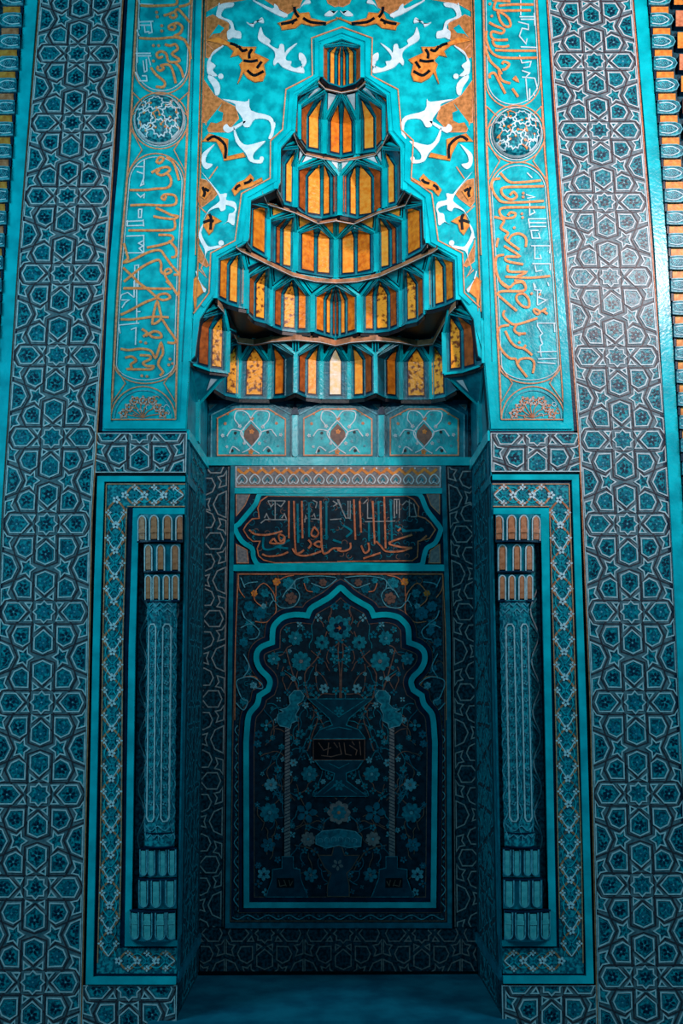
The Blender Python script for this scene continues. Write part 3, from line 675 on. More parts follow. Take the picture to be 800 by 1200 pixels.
T.append(tier('widest fully orange muqarnas tier, fifth from the top', 394.5, (252, 350), (287.5, 284), (256, 303),
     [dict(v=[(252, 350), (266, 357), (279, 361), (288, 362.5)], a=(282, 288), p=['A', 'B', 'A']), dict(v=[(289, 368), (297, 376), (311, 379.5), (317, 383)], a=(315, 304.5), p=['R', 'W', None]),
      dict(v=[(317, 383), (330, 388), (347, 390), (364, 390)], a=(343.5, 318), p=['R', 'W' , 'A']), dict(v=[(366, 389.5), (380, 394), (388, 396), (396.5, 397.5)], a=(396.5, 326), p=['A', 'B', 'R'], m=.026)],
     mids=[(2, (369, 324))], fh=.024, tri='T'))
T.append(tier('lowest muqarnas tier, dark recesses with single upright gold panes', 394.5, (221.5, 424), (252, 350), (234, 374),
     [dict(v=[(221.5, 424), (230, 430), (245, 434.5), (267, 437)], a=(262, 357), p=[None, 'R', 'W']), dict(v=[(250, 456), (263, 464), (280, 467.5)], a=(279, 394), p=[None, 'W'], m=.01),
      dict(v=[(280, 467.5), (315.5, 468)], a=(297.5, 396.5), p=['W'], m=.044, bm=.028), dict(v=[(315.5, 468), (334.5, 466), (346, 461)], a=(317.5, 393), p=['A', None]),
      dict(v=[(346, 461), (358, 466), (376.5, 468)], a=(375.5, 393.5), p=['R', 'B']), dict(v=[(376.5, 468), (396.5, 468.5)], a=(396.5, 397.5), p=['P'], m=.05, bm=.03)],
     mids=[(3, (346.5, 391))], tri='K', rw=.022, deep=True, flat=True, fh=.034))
for n, (tt, full, zb, zt, zs, Xc) in enumerate(T):
    print('TIER', n, 'z', round(zb, 3), round(zs, 3), round(zt, 3), [(round(q.x - Xc, 3), round(q.y, 3)) for al in full[:len(full) // 2 + 1] for q in al['v']], 'apex', [(round(al['a'].x - Xc, 3), round(al['a'].y, 3)) for al in full[:len(full) // 2 + 1]])
def proj(p):
    d = V(p) - CAM; z = d.dot(F_); return (400 + F * d.dot(R_) / z, 600 - F * d.dot(U_) / z)
# ------------------------------------------------------------------ niche shell
CL = [(545, 242), (750, 238.5), (1140, 232)]; CR = [(545, 552.5), (750, 554.5), (1140, 560)]
def jX(side, z, a):
    pf = proj((0, 0, z))[1]; pb = proj((0, D, z))[1]
    xf = P(tab(ARL if side < 0 else ARR, pf), pf, 0).x; xb = P(tab(CL if side < 0 else CR, pb), pb, D).x
    return lerp(xf, xb, a)
def mJ(side):
    def f(y, z, h=0.0): return V((jX(side, z, y / D) - side * h, y, z))
    return f
Z508, Z556, Z1146 = P(0, 508).z, P(0, 560).z, P(0, 1146).z
ZT = P(222, 424).z
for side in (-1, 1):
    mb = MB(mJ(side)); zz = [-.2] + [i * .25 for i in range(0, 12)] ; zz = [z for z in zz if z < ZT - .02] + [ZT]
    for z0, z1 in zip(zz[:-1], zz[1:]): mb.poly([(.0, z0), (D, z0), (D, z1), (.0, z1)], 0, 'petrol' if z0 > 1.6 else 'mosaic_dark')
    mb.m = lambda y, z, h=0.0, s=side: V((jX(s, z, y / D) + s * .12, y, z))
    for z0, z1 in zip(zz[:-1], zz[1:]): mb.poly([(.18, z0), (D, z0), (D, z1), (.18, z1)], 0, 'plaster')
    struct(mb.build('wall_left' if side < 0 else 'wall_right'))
    t = thing('jamb_tilework', 'dark star-patterned tiles lining the %s side of the niche' % ('left' if side < 0 else 'right'), 'jamb tiles', (jX(side, 0, .5), D / 2, 0))
    sb = MB(mJ(side)); sb.poly([(.09, .02), (D - .01, .02), (D - .01, Z556 - .03), (.09, Z556 - .03)], .003, 'mosaic_dark', 0)
    sb.clip = [(.10, .02), (D - .01, .02), (D - .01, Z508 - .01), (.10, Z508 - .01)]
    z = .1
    while z < Z508 + .2:
        star_tile(sb, lambda u, v: (.40 + u * .235, z + v * .215), False, 'leaf_teal'); z += .43
    sb.clip = None; sb.build('star_tiles', t)
    mo = MB(mJ(side))
    for z0, w in ((Z508, .055), (Z1146, .05)): mo.poly([(0, z0 - w / 2), (D, z0 - w / 2), (D, z0 + w / 2), (0, z0 + w / 2)], .014, 'turquoise' if z0 > 1 else 'petrol', 0)
    mo.poly([(0, Z556 - .02), (.3, Z556 - .02), (.3, Z556 + .02), (0, Z556 + .02)], .010, 'teal', 0)
    for y0, y1, h, c in ((.0, .02, .004, 'teal'), (.024, .05, .008, 'petrol'), (.056, .075, .005, 'teal')):
        ze = [Z1146 + (Z508 - Z1146) * i / 8 for i in range(9)]
        mo.poly([(y0, z) for z in ze] + [(y1, z) for z in ze[::-1]], h, c, 0)
    mo.build('moulding', t)
    up_ = MB(mJ(side)); up_.poly([(.02, Z508 + .03), (D - .02, Z508 + .03), (D - .02, ZT - .02), (.02, ZT - .02)], .003, 'teal', 0)
    up_.poly([(.27, Z508 + .03), (.33, Z508 + .03), (.33, ZT - .12), (.27, ZT - .12)], .022, 'turquoise', 0); up_.build('upper_panel', t)
    # corner bracket carrying the outer alcove of the lowest tier
    tt, full, zb, *_ = T[5]; vs = full[0]['v'] if side < 0 else full[-1]['v'][::-1]
    br = MB(); ap = V((jX(side, zb - .14, .42) - side * .01, .30, zb - .15)); a, b, c = vs[0] + V((0, .03, 0)), vs[2], vs[3]; back = V((jX(side, zb, .5), .40, zb))
    br.add([a, b, c, back, ap], [(0, 1, 4), (1, 2, 4), (2, 3, 4), (0, 1, 2, 3)], 'teal')
    for p, q in ((a, b), (b, c)): br.box(p, q, .012, .008, 'turquoise')
    for p in (a, c): br.box(p, ap, .012, .006, 'turquoise')
    r = inset_tri(b, c, ap, .35); br.add([q + V((0, -.006, 0)) for q in r], [(0, 1, 2)], 'white_glaze')
    br.build('corner_bracket', t)
bw = MB(); z1 = P(0, 20).z
for y_, c in ((D, 'mosaic_dark'), (D + .12, 'plaster')):
    bw.add([V((-1.0, y_, -.2)), V((1.0, y_, -.2)), V((1.0, y_, z1)), V((-1.0, y_, z1))], [(0, 1, 2, 3)], c)
struct(bw.build('wall_back'))
fl = MB(); zt_ = 0.0
fl.add([V((-.86, -.02, 0)), V((.86, -.02, 0)), V((.78, D + .1, 0)), V((-.78, D + .1, 0)), V((-.86, -.02, -.2)), V((.86, -.02, -.2))], [(0, 1, 2, 3), (0, 1, 5, 4)], 'floor_teal')
struct(fl.build('floor'))
g = MB(); g.add([V((-6, -9, -.2)), V((6, -9, -.2)), V((6, .3, -.2)), V((-6, .3, -.2))], [(0, 1, 2, 3)], 'floor_teal'); struct(g.build('floor'))
# ------------------------------------------------------------------ back of the niche: octagonal panels
oc = crop(240, 465, 5)
def octo(dx, lab):
    t = thing('floral_octagon_panel', lab, 'tile panel', mBack(295 + dx, 537))
    mb = MB(mBack); sh = lambda p: [(x + dx, y) for x, y in p]
    fr = oc([(75, 345), (75, 130), (180, 75), (375, 75), (472, 135), (472, 345)]); ou = oc([(38, 360), (40, 110), (180, 38), (378, 38), (507, 108), (507, 360)])
    mb.poly(sh(oc([(20, 360), (20, 20), (530, 20), (530, 360)])), .004, 'petrol', 0)
    mb.poly(sh(ou), .008, 'teal', 0); mb.rib(sh(ou), 1.5, .014, 'leaf_pale', 0); mb.build('surround', t)
    for cx in (45, 500):
        q = MB(mBack); q.poly(sh(oc([(cx - 22, 48), (cx + 22, 48), (cx + (-16 if cx < 100 else 16), 80)])), .011, 'grey_glaze', 0); q.rib(sh(oc([(cx - 22, 48), (cx + 22, 48), (cx + (-16 if cx < 100 else 16), 80)])), .7, .013, 'leaf_pale', 0, closed=True); q.build('corner_triangle', t)
    f = MB(mBack); f.poly(sh(fr), .010, 'turquoise_field', 0); f.rib(sh(fr), 1.5, .014, 'orange_line', 0, closed=True); f.build('field', t)
    a = MB(mBack)
    a.poly(sh(oc([(272, 160), (315, 205), (322, 238), (275, 290), (228, 240), (232, 203)])), .0115, 'stem_brown', 0)
    for p in ([(270,130),(250,100),(220,85),(185,90),(175,130),(190,155),(205,175)], [(270,130),(300,90),(340,85),(375,95),(375,130),(360,155),(340,175)], [(130,235),(145,210),(165,195),(215,205),(225,235),(235,275)], [(420,235),(400,208),(385,195),(330,210),(320,235)], [(270,140),(310,185),(330,220),(270,300),(220,330)], [(270,140),(230,185),(212,225),(270,300),(320,335)], [(145,335),(165,295),(205,320)], [(340,320),(370,295),(400,330)], [(240,170),(225,200)]):
        a.rib(smooth_pts(sh(oc(p)), 4), 1.2, .0135, 'white_glaze', .01)
    for x, y, r, c in ((275,130,11,'orange_line'),(275,207,12,'orange_glaze'),(270,325,13,'orange_glaze'),(105,230,9,'white_glaze'),(205,175,10,'pale_line'),(340,178,10,'pale_line'),(445,225,9,'pale_line'),(355,262,9,'leaf_pale'),(320,275,9,'pale_line'),(232,275,8,'pale_line'),(120,160,8,'orange_line'),(420,158,8,'orange_line'),(180,245,7,'leaf_pale'),(130,295,7,'white_glaze'),(430,290,7,'leaf_pale'),(230,105,7,'leaf_pale'),(315,105,7,'leaf_pale'),(180,215,8,'black_glaze_and_shade'),(370,210,8,'black_glaze_and_shade'),(160,318,9,'black_glaze_and_shade'),(375,318,9,'black_glaze_and_shade'),(275,75,6,'orange_glaze'),(135,105,5,'orange_glaze'),(415,105,5,'orange_glaze'),(75,258,5,'orange_glaze'),(470,258,5,'orange_glaze')):
        q = sh(oc([(x, y)]))[0]; a.flower(q[0], q[1], r / 5 * 1.25, .0128, c, c, 5, x, .6, .01)
    a.build('arabesque', t)
octo(0, 'eight-sided floral tile panel at left below the muqarnas'); octo(101, 'middle eight-sided floral tile panel below the muqarnas'); octo(202, 'eight-sided floral tile panel at right below the muqarnas')
for x0, lab in ((342.3, 'short turquoise post between the left and middle floral panels'), (443, 'short turquoise post between the middle and right floral panels')):
    m_ = MB(mBack); w = 7
    m_.poly([(x0, 486), (x0 + w, 486), (x0 + w, 533)] + arc(x0 + w / 2, 533, w / 2, 0, 180, 6)[1:-1] + [(x0, 533)], .022, 'turquoise', 0)
    for xx in (x0, x0 + w): m_.rib([(xx, 486), (xx, 533)], .9, .024, 'leaf_pale', 0)
    m_.poly([(x0 - 1, 487), (x0 + w / 2, 470), (x0 + w + 1, 487)], .03, 'navy', 0); m_.poly([(x0 - .5, 537), (x0 + w + .5, 537), (x0 + w + .5, 541), (x0 - .5, 541)], .016, 'navy', 0)
    tag(m_.build('tile_post'), lab, 'tile post')
# horizontal and vertical turquoise mouldings of the back wall
VL = [(545, 270.5), (750, 267.5), (1085, 264)]; VR = [(545, 516.5), (750, 522.5), (1085, 524)]
b_ = MB(mBack)
b_.poly([(243, 536.5), (552, 536.5), (552, 546), (243, 546)], .018, 'turquoise', 0)
for a0, a1 in ((572.5, 579), (662, 669.5)): b_.poly([(270, a0), (521, a0), (521, a1), (270, a1)], .015, 'turquoise', 0)
for tb in (VL, VR): strip(tb, 5, 'teal', .015, 545, 1086, b_, h0=0.0)
strip([(y, x - 2.5) for y, x in VL], 2.6, 'navy', .004, 546, 1086, b_, h0=0.0); strip([(y, x + 5) for y, x in VR], 2.6, 'navy', .004, 546, 1086, b_, h0=0.0)
strip([(y, x + 5.2) for y, x in VL], 4, 'navy', .004, 580, 1080, b_, h0=0.0); strip([(y, x - 4) for y, x in VR], 4, 'navy', .004, 580, 1080, b_, h0=0.0)
b_.poly([(264, 1081), (529, 1081), (529, 1087), (264, 1087)], .0152, 'petrol', 0)
b_.poly([(233, 1138), (560, 1138), (560, 1143), (233, 1143)], .006, 'black_glaze_and_shade', 0)
tag(b_.build('grid_moulding'), 'turquoise mouldings gridding the flat back of the niche', 'moulding')
# side star bands and dado
for side in (-1, 1):
    t_l = 'left' if side < 0 else 'right'
    sb = MB(mBack)
    if side < 0: q = [(242, 547), (268, 547), (264.5, 750), (261.5, 1086), (233.5, 1086), (238.5, 750)]; cx = [(547, 221), (725, 219.5), (1086, 214)]; hw = 45.5; r0 = 725
    else: q = [(552, 547), (521.5, 547), (530.5, 750), (533, 1086), (559, 1086), (554.5, 750)]; cx = [(547, 569), (725, 576), (1086, 580)]; hw = 45.5; r0 = 717
    sb.poly(q, .003, 'mosaic_dark', 0)
    sb.clip = [q[0], q[1], q[3], q[4]] if side < 0 else [q[0], (523, 547), q[3], q[4]]
    for r in (r0 - 180, r0 - 91, r0, r0 + 94, r0 + 190, r0 + 288, r0 + 388):
        star_tile(sb, lambda u, v: (tab(cx, r + v * 46.5) + u * hw, r + v * (47.5 if r > r0 + 50 else 46.3)), False, 'dull_line')
    sb.clip = None; sb.rib([q[1], q[2], q[3]], 1, .006, 'grey_glaze')
    tag(sb.build('niche_star_band'), 'narrow dark star-pattern tile band at the %s edge of the niche back' % t_l, 'tile band')
sb = MB(mBack); q = [(236, 1088), (556, 1088), (559, 1138), (234, 1138)]; sb.poly(q, .003, 'mosaic_dark', 0); sb.clip = q
for cx in (218, 310, 402, 494, 586): star_tile(sb, lambda u, v: (cx + u * 46, 1093.6 + v * 46), False, 'grey_glaze')
sb.clip = None; tag(sb.build('star_dado'), 'dark star-pattern tile dado just above the niche floor', 'tile dado')
# crest frieze
cf = MB(mBack); cf.poly([(276.5, 545.5), (515.5, 545.5), (515.5, 572), (276.5, 572)], .006, 'grey_glaze', 0); cf.rib([(276.5, 546.5), (515.5, 546.5), (515.5, 571), (276.5, 571)], 1.4, .009, 'pale_line', 0, closed=True)
zig = []
for i in range(33): zig.append((278 + i * 7.3, 556 if i % 2 else 550))
cf.rib(zig, 3.2, .0085, 'orange_glaze', 0)
for i in range(16):
    x = 283.5 + i * 15.0
    cf.rib(smooth_pts([(x - 4, 567), (x - 6, 562), (x, 556), (x + 6, 562), (x + 4, 567)], 3), 1.2, .0095, 'white_glaze', 0); cf.rib([(x, 565), (x - 3.6, 567.5), (x, 563)], .9, .0095, 'white_glaze', 0); cf.rib([(x, 565), (x + 3.6, 567.5)], .9, .0095, 'white_glaze', 0)
    cf.poly([(x, 559), (x + 3, 563), (x, 566), (x - 3, 563)], .008, 'leaf_teal', 0); cf.dot(x + 7.5, 549, 1.2, .009, 'white_glaze', 0, 6)
cf.rib([(278, 569.3), (514, 569.3)], .9, .0088, 'orange_line', 0)
tag(cf.build('crest_frieze'), 'pale frieze of small white trefoils above the central inscription', 'tile frieze')
# central inscription
t = thing('inscription_cartouche_panel', 'dark lobed cartouche with tall orange and white letters at the centre of the niche', 'inscription panel', mBack(397, 662))
Lc, Rc = crop(265, 535, 5.926), crop(395, 535, 5.926)
mb = MB(mBack); mb.poly([(276.5, 579), (516, 579), (518, 662), (275, 662)], .004, 'navy', 0)
lb = Lc([(300,258),(235,262),(205,330),(140,410),(90,470),(62,500),(110,590),(180,640),(190,700),(225,755),(300,760)]); rb = Rc([(480,258),(570,265),(610,350),(640,400),(710,490),(715,520),(680,600),(620,640),(600,700),(580,755),(480,760)])
mb.rib(smooth_pts(lb, 3) + [(400, 662)] + smooth_pts(rb, 3)[::-1] + [(400, 579.5)], 5.5, .012, 'turquoise', 0, closed=True)
for p in (Lc([(70, 262), (165, 262), (130, 340), (70, 415)]), Lc([(70, 610), (145, 650), (155, 740), (75, 740)]), Rc([(620, 262), (710, 262), (710, 400), (650, 340)]), Rc([(710, 610), (715, 740), (635, 740), (645, 655)])):
    mb.poly(p, .007, 'grey_glaze', 0); mb.rib(p, .9, .0085, 'orange_line', 0, closed=True)
mb.build('cartouche_surround', t)
f = MB(mBack); lo = Lc([(800,280),(290,275),(240,310),(220,360),(230,430),(180,435),(140,475),(120,510),(150,560),(185,590),(235,590),(215,640),(225,690),(260,720),(340,740),(800,735)]); ro = Rc([(0,280),(480,275),(530,300),(565,350),(560,415),(610,430),(650,465),(680,510),(640,570),(560,590),(560,640),(555,700),(520,725),(0,730)])
f.poly(lo + ro[::-1], .006, 'field_dark', 0); f.rib(lo, 1.3, .009, 'copper_glaze', 0); f.rib(ro, 1.3, .009, 'copper_glaze', 0)
for i in range(170):
    x, y = random.uniform(292, 502), random.uniform(586, 654); a0 = random.random() * 360
    f.rib(arc(x, y, random.uniform(1.8, 3.6), a0, a0 + random.uniform(120, 300), 6), .8, .0074, random.choice(('leaf_teal', 'teal', 'stem_brown', 'petrol')), 0)
f.build('field', t)
w = MB(mBack)
for p in ([(575,320),(575,560)],[(695,310),(695,580)],[(495,330),(500,600)],[(260,560),(260,640),(330,640),(440,580)],[(430,640),(360,630)],[(740,580),(800,600)]): w.rib(smooth_pts(Lc(p)), 2.4, .009, 'teal', 0)
for p in ([(285,310),(290,600)],[(370,310),(380,600)],[(220,450),(220,590)],[(450,520),(600,510)],[(400,480),(480,520)],[(40,480),(100,520),(60,560)]): w.rib(smooth_pts(Rc(p)), 2.4, .009, 'teal', 0)
tag(w.build('teal_lettering', t), 'blue-green letters in the background')
w = MB(mBack)
for p in ([(290,310),(310,350),(330,330)],[(340,310),(340,440)],[(350,330),(380,350),(410,310)],[(290,310),(410,310)],[(240,465),(270,440),(300,440),(280,400),(265,430)],[(300,440),(420,440),(405,400),(385,430)],[(540,440),(560,430),(550,410),(545,460)],[(590,435),(620,435),(610,400),(595,420)],[(650,310),(650,440),(620,435)],[(600,305),(630,320),(620,360)],[(740,310),(770,330),(740,350)],[(720,440),(800,435)],[(780,300),(800,360)]): w.rib(Lc(p), 1.2, .0105, 'dull_line', 0)
for p in ([(0,300),(60,430),(90,430),(90,310)],[(75,310),(75,430)],[(210,320),(210,430),(260,430)],[(190,455),(400,450)],[(395,430),(395,300),(430,300),(430,430)],[(412,300),(412,400)],[(500,300),(500,420)],[(450,340),(480,310),(520,330)],[(510,420),(550,420),(530,330)],[(180,330),(210,300)]): w.rib(Rc(p), 1.2, .0105, 'dull_line', 0)
tag(w.build('kufic_lettering', t), 'small white angular letters along the top')
w = MB(mBack)
for p in ([(435,310),(435,570)],[(470,310),(480,640),(510,670),(540,650)],[(525,310),(530,570)],[(655,310),(665,640),(700,670),(740,640),(800,640)],[(160,510),(200,540),(290,545),(390,520)],[(370,540),(405,560),(380,590),(365,560),(370,540)],[(330,570),(305,600),(350,605),(330,570)],[(405,560),(400,600),(350,605)],[(250,680),(300,695),(380,685),(430,665)],[(610,490),(590,540),(620,560),(640,530),(610,490)],[(570,580),(590,610),(570,640)],[(640,590),(610,610),(650,630),(660,600),(640,590)],[(460,640),(490,680),(560,690),(660,660)]): w.rib(smooth_pts(Lc(p)), 2.1, .0115, 'copper_glaze', 0)
for p in ([(115,300),(125,580)],[(155,310),(165,530)],[(245,310),(260,610)],[(325,280),(335,640)],[(90,600),(90,640),(40,660),(0,650)],[(165,620),(190,670),(220,650),(215,600)],[(270,590),(300,620),(340,660),(440,660),(500,640),(520,635)],[(520,545),(360,600),(440,630),(520,635)],[(420,520),(440,500)],[(180,710),(300,670)],[(580,585),(620,550)]): w.rib(smooth_pts(Rc(p)), 2.1, .0115, 'copper_glaze', 0)
tag(w.build('thuluth_lettering', t), 'tall orange letters')
# ------------------------------------------------------------------ prayer-niche tile picture
t = thing('arched_tile_picture', 'dark floral tile picture under a lobed turquoise arch, with vase and two candlesticks', 'tile picture', mBack(399, 1080))
AX = 398.9
Pc = crop(265, 665, 5.926)
mL = Pc([(795,135),(720,205),(650,248),(590,285),(565,335),(480,328),(400,345),(350,385),(325,430),(320,522),(250,550),(215,590),(212,650),(240,710),(290,760),(305,800),(290,850),(230,890),(215,950),(165,1010),(150,1067)])
archL = []
for seg in (mL[0:5], mL[4:10], mL[9:17], mL[17:]):
    archL += smooth_pts(seg, 4)
archL += [(288.5, 870), (289, 1060)]
mirA = lambda p, ax=AX: [(2 * ax - x, y) for x, y in p]
archR = [(2 * lerp(398.9, 398.2, max(0, (y - 850) / 210)) - x, y) for x, y in archL]
loop = [(AX, 689)] + archL[1:] + archR[1:][::-1]
s_ = MB(mBack); s_.poly([(275, 669.5), (519, 669.5), (523, 850), (525, 1081), (268, 1081), (271, 850)], .003, 'mosaic_dark', 0)
for ln in ([(278, 672), (518, 672), (521, 850), (522, 1079), (270, 1079), (273, 850)],): s_.rib(ln, 1.1, .007, 'stem_brown', 0, closed=True)
inner = [(286, 850), (284, 1069), (513, 1069), (511, 850)]
s_.rib(inner, 1, .006, 'stem_brown', 0)
s_.rib([(287, 850), (285, 1064), (512, 1064), (510, 850)], .9, .006, 'black_glaze_and_shade', 0)
def vine(pts, amp, per, mb, h, c, c2, w=.9):
    # a running scroll with buds along a straight run
    (x0, y0), (x1, y1) = pts; L_ = math.hypot(x1 - x0, y1 - y0); ux, uy = (x1 - x0) / L_, (y1 - y0) / L_
    n = int(L_ / per * 8); q = []
    for i in range(n + 1):
        s = L_ * i / n; o = amp * math.sin(2 * math.pi * s / per); q.append((x0 + ux * s - uy * o, y0 + uy * s + ux * o))
    mb.rib(q, w, h, c, 0)
    for i in range(int(L_ / per * 2)):
        s = per * (i + .5) / 2 + per * .25 - per * .25; k = 1 if i % 2 == 0 else -1
        cx, cy = x0 + ux * s + uy * amp * .4 * k, y0 + uy * s - ux * amp * .4 * k
        mb.flower(cx, cy, amp * .5, h, c2, c2, 5, i, .5, 0)
for x in (278.5, 517.5): vine(((x, 850), (x - (1.5 if x < 300 else -1), 1068)), 3.2, 22, s_, .007, 'leaf_pale', 'leaf_teal')
for i in range(150):
    x, y = random.uniform(282, 515), random.uniform(676, 850)
    if abs(x - AX) > 100 or y < 735 and abs(x - AX) > 25 + (y - 676) * 1.2:
        a0 = random.random() * 360; s_.rib(arc(x, y, random.uniform(2.5, 5), a0, a0 + random.uniform(140, 300), 7), .8, .0062, random.choice(('leaf_teal', 'stem_brown', 'teal')), 0)
vine(((272, 1074.5), (520, 1074.5)), 2.6, 24, s_, .007, 'leaf_pale', 'leaf_teal')
for ml in (0, 1):
    fx = (lambda p: p) if ml == 0 else mirA
    for p in ([(100,420),(150,395),(180,390),(130,350),(110,300)],[(160,500),(210,490),(230,440),(180,390)],[(390,210),(430,150),(480,150),(510,200),(470,270),(380,280),(330,230),(300,270)],[(330,230),(310,180)],[(480,90),(430,160)],[(120,130),(150,110),(220,100)],[(100,70),(130,140)],[(590,110),(640,130),(690,140),(770,80)],[(480,150),(480,90),(560,65),(660,60),(760,70)],[(75,830),(80,780),(170,760),(240,800),(250,840),(180,830)],[(120,600),(160,690),(120,760)],[(75,830),(110,910),(150,930),(120,990),(70,940)]):
        s_.rib(smooth_pts(fx(Pc(p)), 4), 1.15, .009, 'leaf_pale', 0)
    for p in ([(85,60),(90,150),(130,210)],[(190,180),(200,230),(245,270)],[(190,180),(260,110),(330,180),(345,260),(340,320),(280,380),(200,375)],[(330,120),(400,70),(470,55)],[(345,200),(345,120)],[(540,110),(560,160),(600,170)],[(85,48),(790,48)],[(85,48),(65,500),(60,1060)],[(120,760),(200,760),(240,820)]):
        s_.rib(smooth_pts(fx(Pc(p)), 4), 1.1, .008, 'copper_glaze', 0)
    for x, y, r, c in ((195,180,22,'orange_glaze'),(350,100,26,'orange_glaze'),(450,215,40,'stem_brown'),(230,320,45,'petrol'),(270,180,30,'leaf_teal'),(160,270,36,'petrol'),(670,105,26,'stem_brown'),(620,150,30,'petrol'),(430,110,40,'leaf_teal'),(160,390,30,'leaf_teal'),(120,520,30,'petrol'),(190,820,24,'leaf_pale'),(150,700,26,'petrol'),(120,930,26,'leaf_teal'),(170,440,30,'petrol'),(555,90,22,'leaf_teal'),(260,270,20,'leaf_pale')):
        q = fx(Pc([(x, y)]))[0]; s_.flower(q[0], q[1], r / 5.926 * 1.1, .0065, c, c, 6, x, .6, 0)
s_.build('spandrel_and_border', t)
a = MB(mBack); a.rib(loop, 19, .0072, 'stem_brown', 0, closed=True); a.rib(loop, 17.2, .0088, 'navy', 0, closed=True); a.rib(loop, 6.4, .016, 'turquoise', 0, closed=True)
tag(a.build('lobed_arch', t), 'bright turquoise lobed arch outline')
# inner field
f = MB(mBack); f.poly(loop, .0045, 'field_dark', 0); f.build('inner_field', t)
def inside(x, y, m=9):
    ok = False; n = len(loop)
    for i in range(n):
        x1, y1 = loop[i]; x2, y2 = loop[(i + 1) % n]
        if (y1 > y) != (y2 > y) and x < (x2 - x1) * (y - y1) / (y2 - y1) + x1: ok = not ok
        if math.hypot(x - x1, y - y1) < m: return False
    return ok and 300 < x < 498 and y < 1046
fl_ = MB(mBack); rnd = random.Random(11); placed = []
def put(x, y, r, c, cc, n=6, h=.0095):
    for xx in (x, 2 * AX - x): fl_.flower(xx, y, r, h, c, cc, n, x * .7, .5, 0)
    placed.append((x, y, r))
for x, y, r, c, cc, n in ((346,748,9,'leaf_teal','leaf_pale',8),(377,753,9,'leaf_teal','navy',8),(320.7,772,8,'leaf_teal','leaf_pale',7),(352.7,775,12,'leaf_teal','grey_glaze',9),(379.7,807,6,'leaf_pale','navy',6),(317.5,919.5,8,'leaf_pale','grey_glaze',7),(316,952,12,'leaf_teal','leaf_pale',8),(362.5,907,10,'leaf_teal','leaf_pale',8),(359,952,13,'petrol','leaf_teal',5),(361,983,9,'grey_glaze','leaf_pale',8),(309,1024,8,'leaf_pale','navy',6),(364,1025,9,'leaf_teal','grey_glaze',6),(314,990,9,'petrol','leaf_teal',6),(392,772,6,'leaf_teal','leaf_pale',5),(312,850,7,'leaf_teal','leaf_pale',4),(352,860,6,'leaf_teal','navy',5)):
    put(x, y, r, c, cc, n)
for y, r, c in ((736, 15, 'leaf_teal'), (952, 14, 'grey_glaze'), (952, 9, 'leaf_teal')): fl_.flower(AX - 2, y, r, .0098 + (.001 if r == 9 else 0), c, 'copper_glaze', 8, 0, .55, 0)
fl_.flower(AX - 1, 736, 8, .0112, 'navy', 'copper_glaze', 5, 0, .6, 0)
k = 0
while k < 200:
    x, y = rnd.uniform(300, 397), rnd.uniform(700, 1046)
    if not inside(x, y, 11) or any(math.hypot(x - a_, y - b__) < c_ + 4 for a_, b__, c_ in placed): k += .2; continue
    r = rnd.choice((2.6, 3.4, 4.2, 5)); put(x, y, r, rnd.choice(('leaf_teal', 'petrol', 'leaf_teal', 'leaf_pale', 'petrol')), rnd.choice(('navy', 'leaf_pale', 'stem_brown')), rnd.choice((4, 5, 6)), .0085); k += 1
fl_.build('flowers', t)
st = MB(mBack)
for i in range(110):
    x, y = rnd.uniform(304, 390), rnd.uniform(715, 1040)
    if not inside(x, y, 10): continue
    ang = rnd.uniform(-1, 1) - math.pi / 2; q = [(x, y)]
    for s in range(6):
        ang += rnd.uniform(-.7, .7); nx, ny = q[-1][0] + 5.5 * math.cos(ang), q[-1][1] + 5.5 * math.sin(ang)
        if not inside(nx, ny, 9): break
        q.append((nx, ny))
    if len(q) > 2:
        c = rnd.choice(('stem_brown', 'stem_brown', 'petrol', 'leaf_teal'))
        for fx in (lambda p: p, mirA): st.rib(smooth_pts(fx(q), 3), 1.0, .0078, c, 0)
for fx in (lambda p: p, mirA):
    for p in ([(398, 818), (398, 790), (396, 765), (398, 745)], [(396, 1048), (372, 1000), (345, 990)], [(362, 820), (357, 790), (372, 770), (383, 740)], [(350, 812), (340, 780), (335, 760)], [(357, 812), (372, 838), (366, 860), (360, 880)]): st.rib(smooth_pts(fx(p), 4), 1.3, .008, 'stem_brown', 0)
st.build('stems', t)
Vc = crop(280, 780, 3.333); V2 = crop(280, 930, 3.333)
v = MB(mBack)
for p in ([(270,130),(520,130),(430,205),(418,232),(468,250),(492,285),(290,285),(315,250),(365,232),(352,205)], [(296,370),(485,370),(462,402),(418,420),(420,450),(500,510),(292,510),(368,445),(372,420),(322,402)]):
    v.poly(Vc(p), .0125, 'deep_petrol', 0); v.rib(Vc(p), 1.1, .0135, 'leaf_teal', 0, closed=True)
v.poly(Vc([(290, 288), (490, 288), (490, 368), (290, 368)]), .0128, 'black_glaze_and_shade', 0); v.rib(Vc([(290, 288), (490, 288), (490, 368), (290, 368)]), .9, .0138, 'stem_brown', 0, closed=True)
for p in ([(310,300),(330,330),(360,320)],[(320,350),(360,355),(400,345),(390,300)],[(350,300),(345,350)],[(410,300),(415,345),(440,350)],[(430,310),(460,330),(455,350)],[(470,295),(475,350)],[(370,300),(385,320)],[(440,295),(450,310)]): v.rib(Vc(p), 1.1, .0145, 'stem_brown', 0)
for p in ([(300,135),(390,200),(490,135)],[(340,250),(390,240),(440,250)],[(350,380),(390,400),(430,380)],[(330,500),(390,455),(460,500)]): v.rib(Vc(p), .9, .0138, 'leaf_teal', 0)
v.flower(397, 833, 6, .0137, 'teal', 'leaf_teal', 6); v.flower(397, 920, 7, .0137, 'teal', 'leaf_teal', 6)
tag(v.build('vase_motif', t), 'tall two-part vase motif with a dark lettered band')
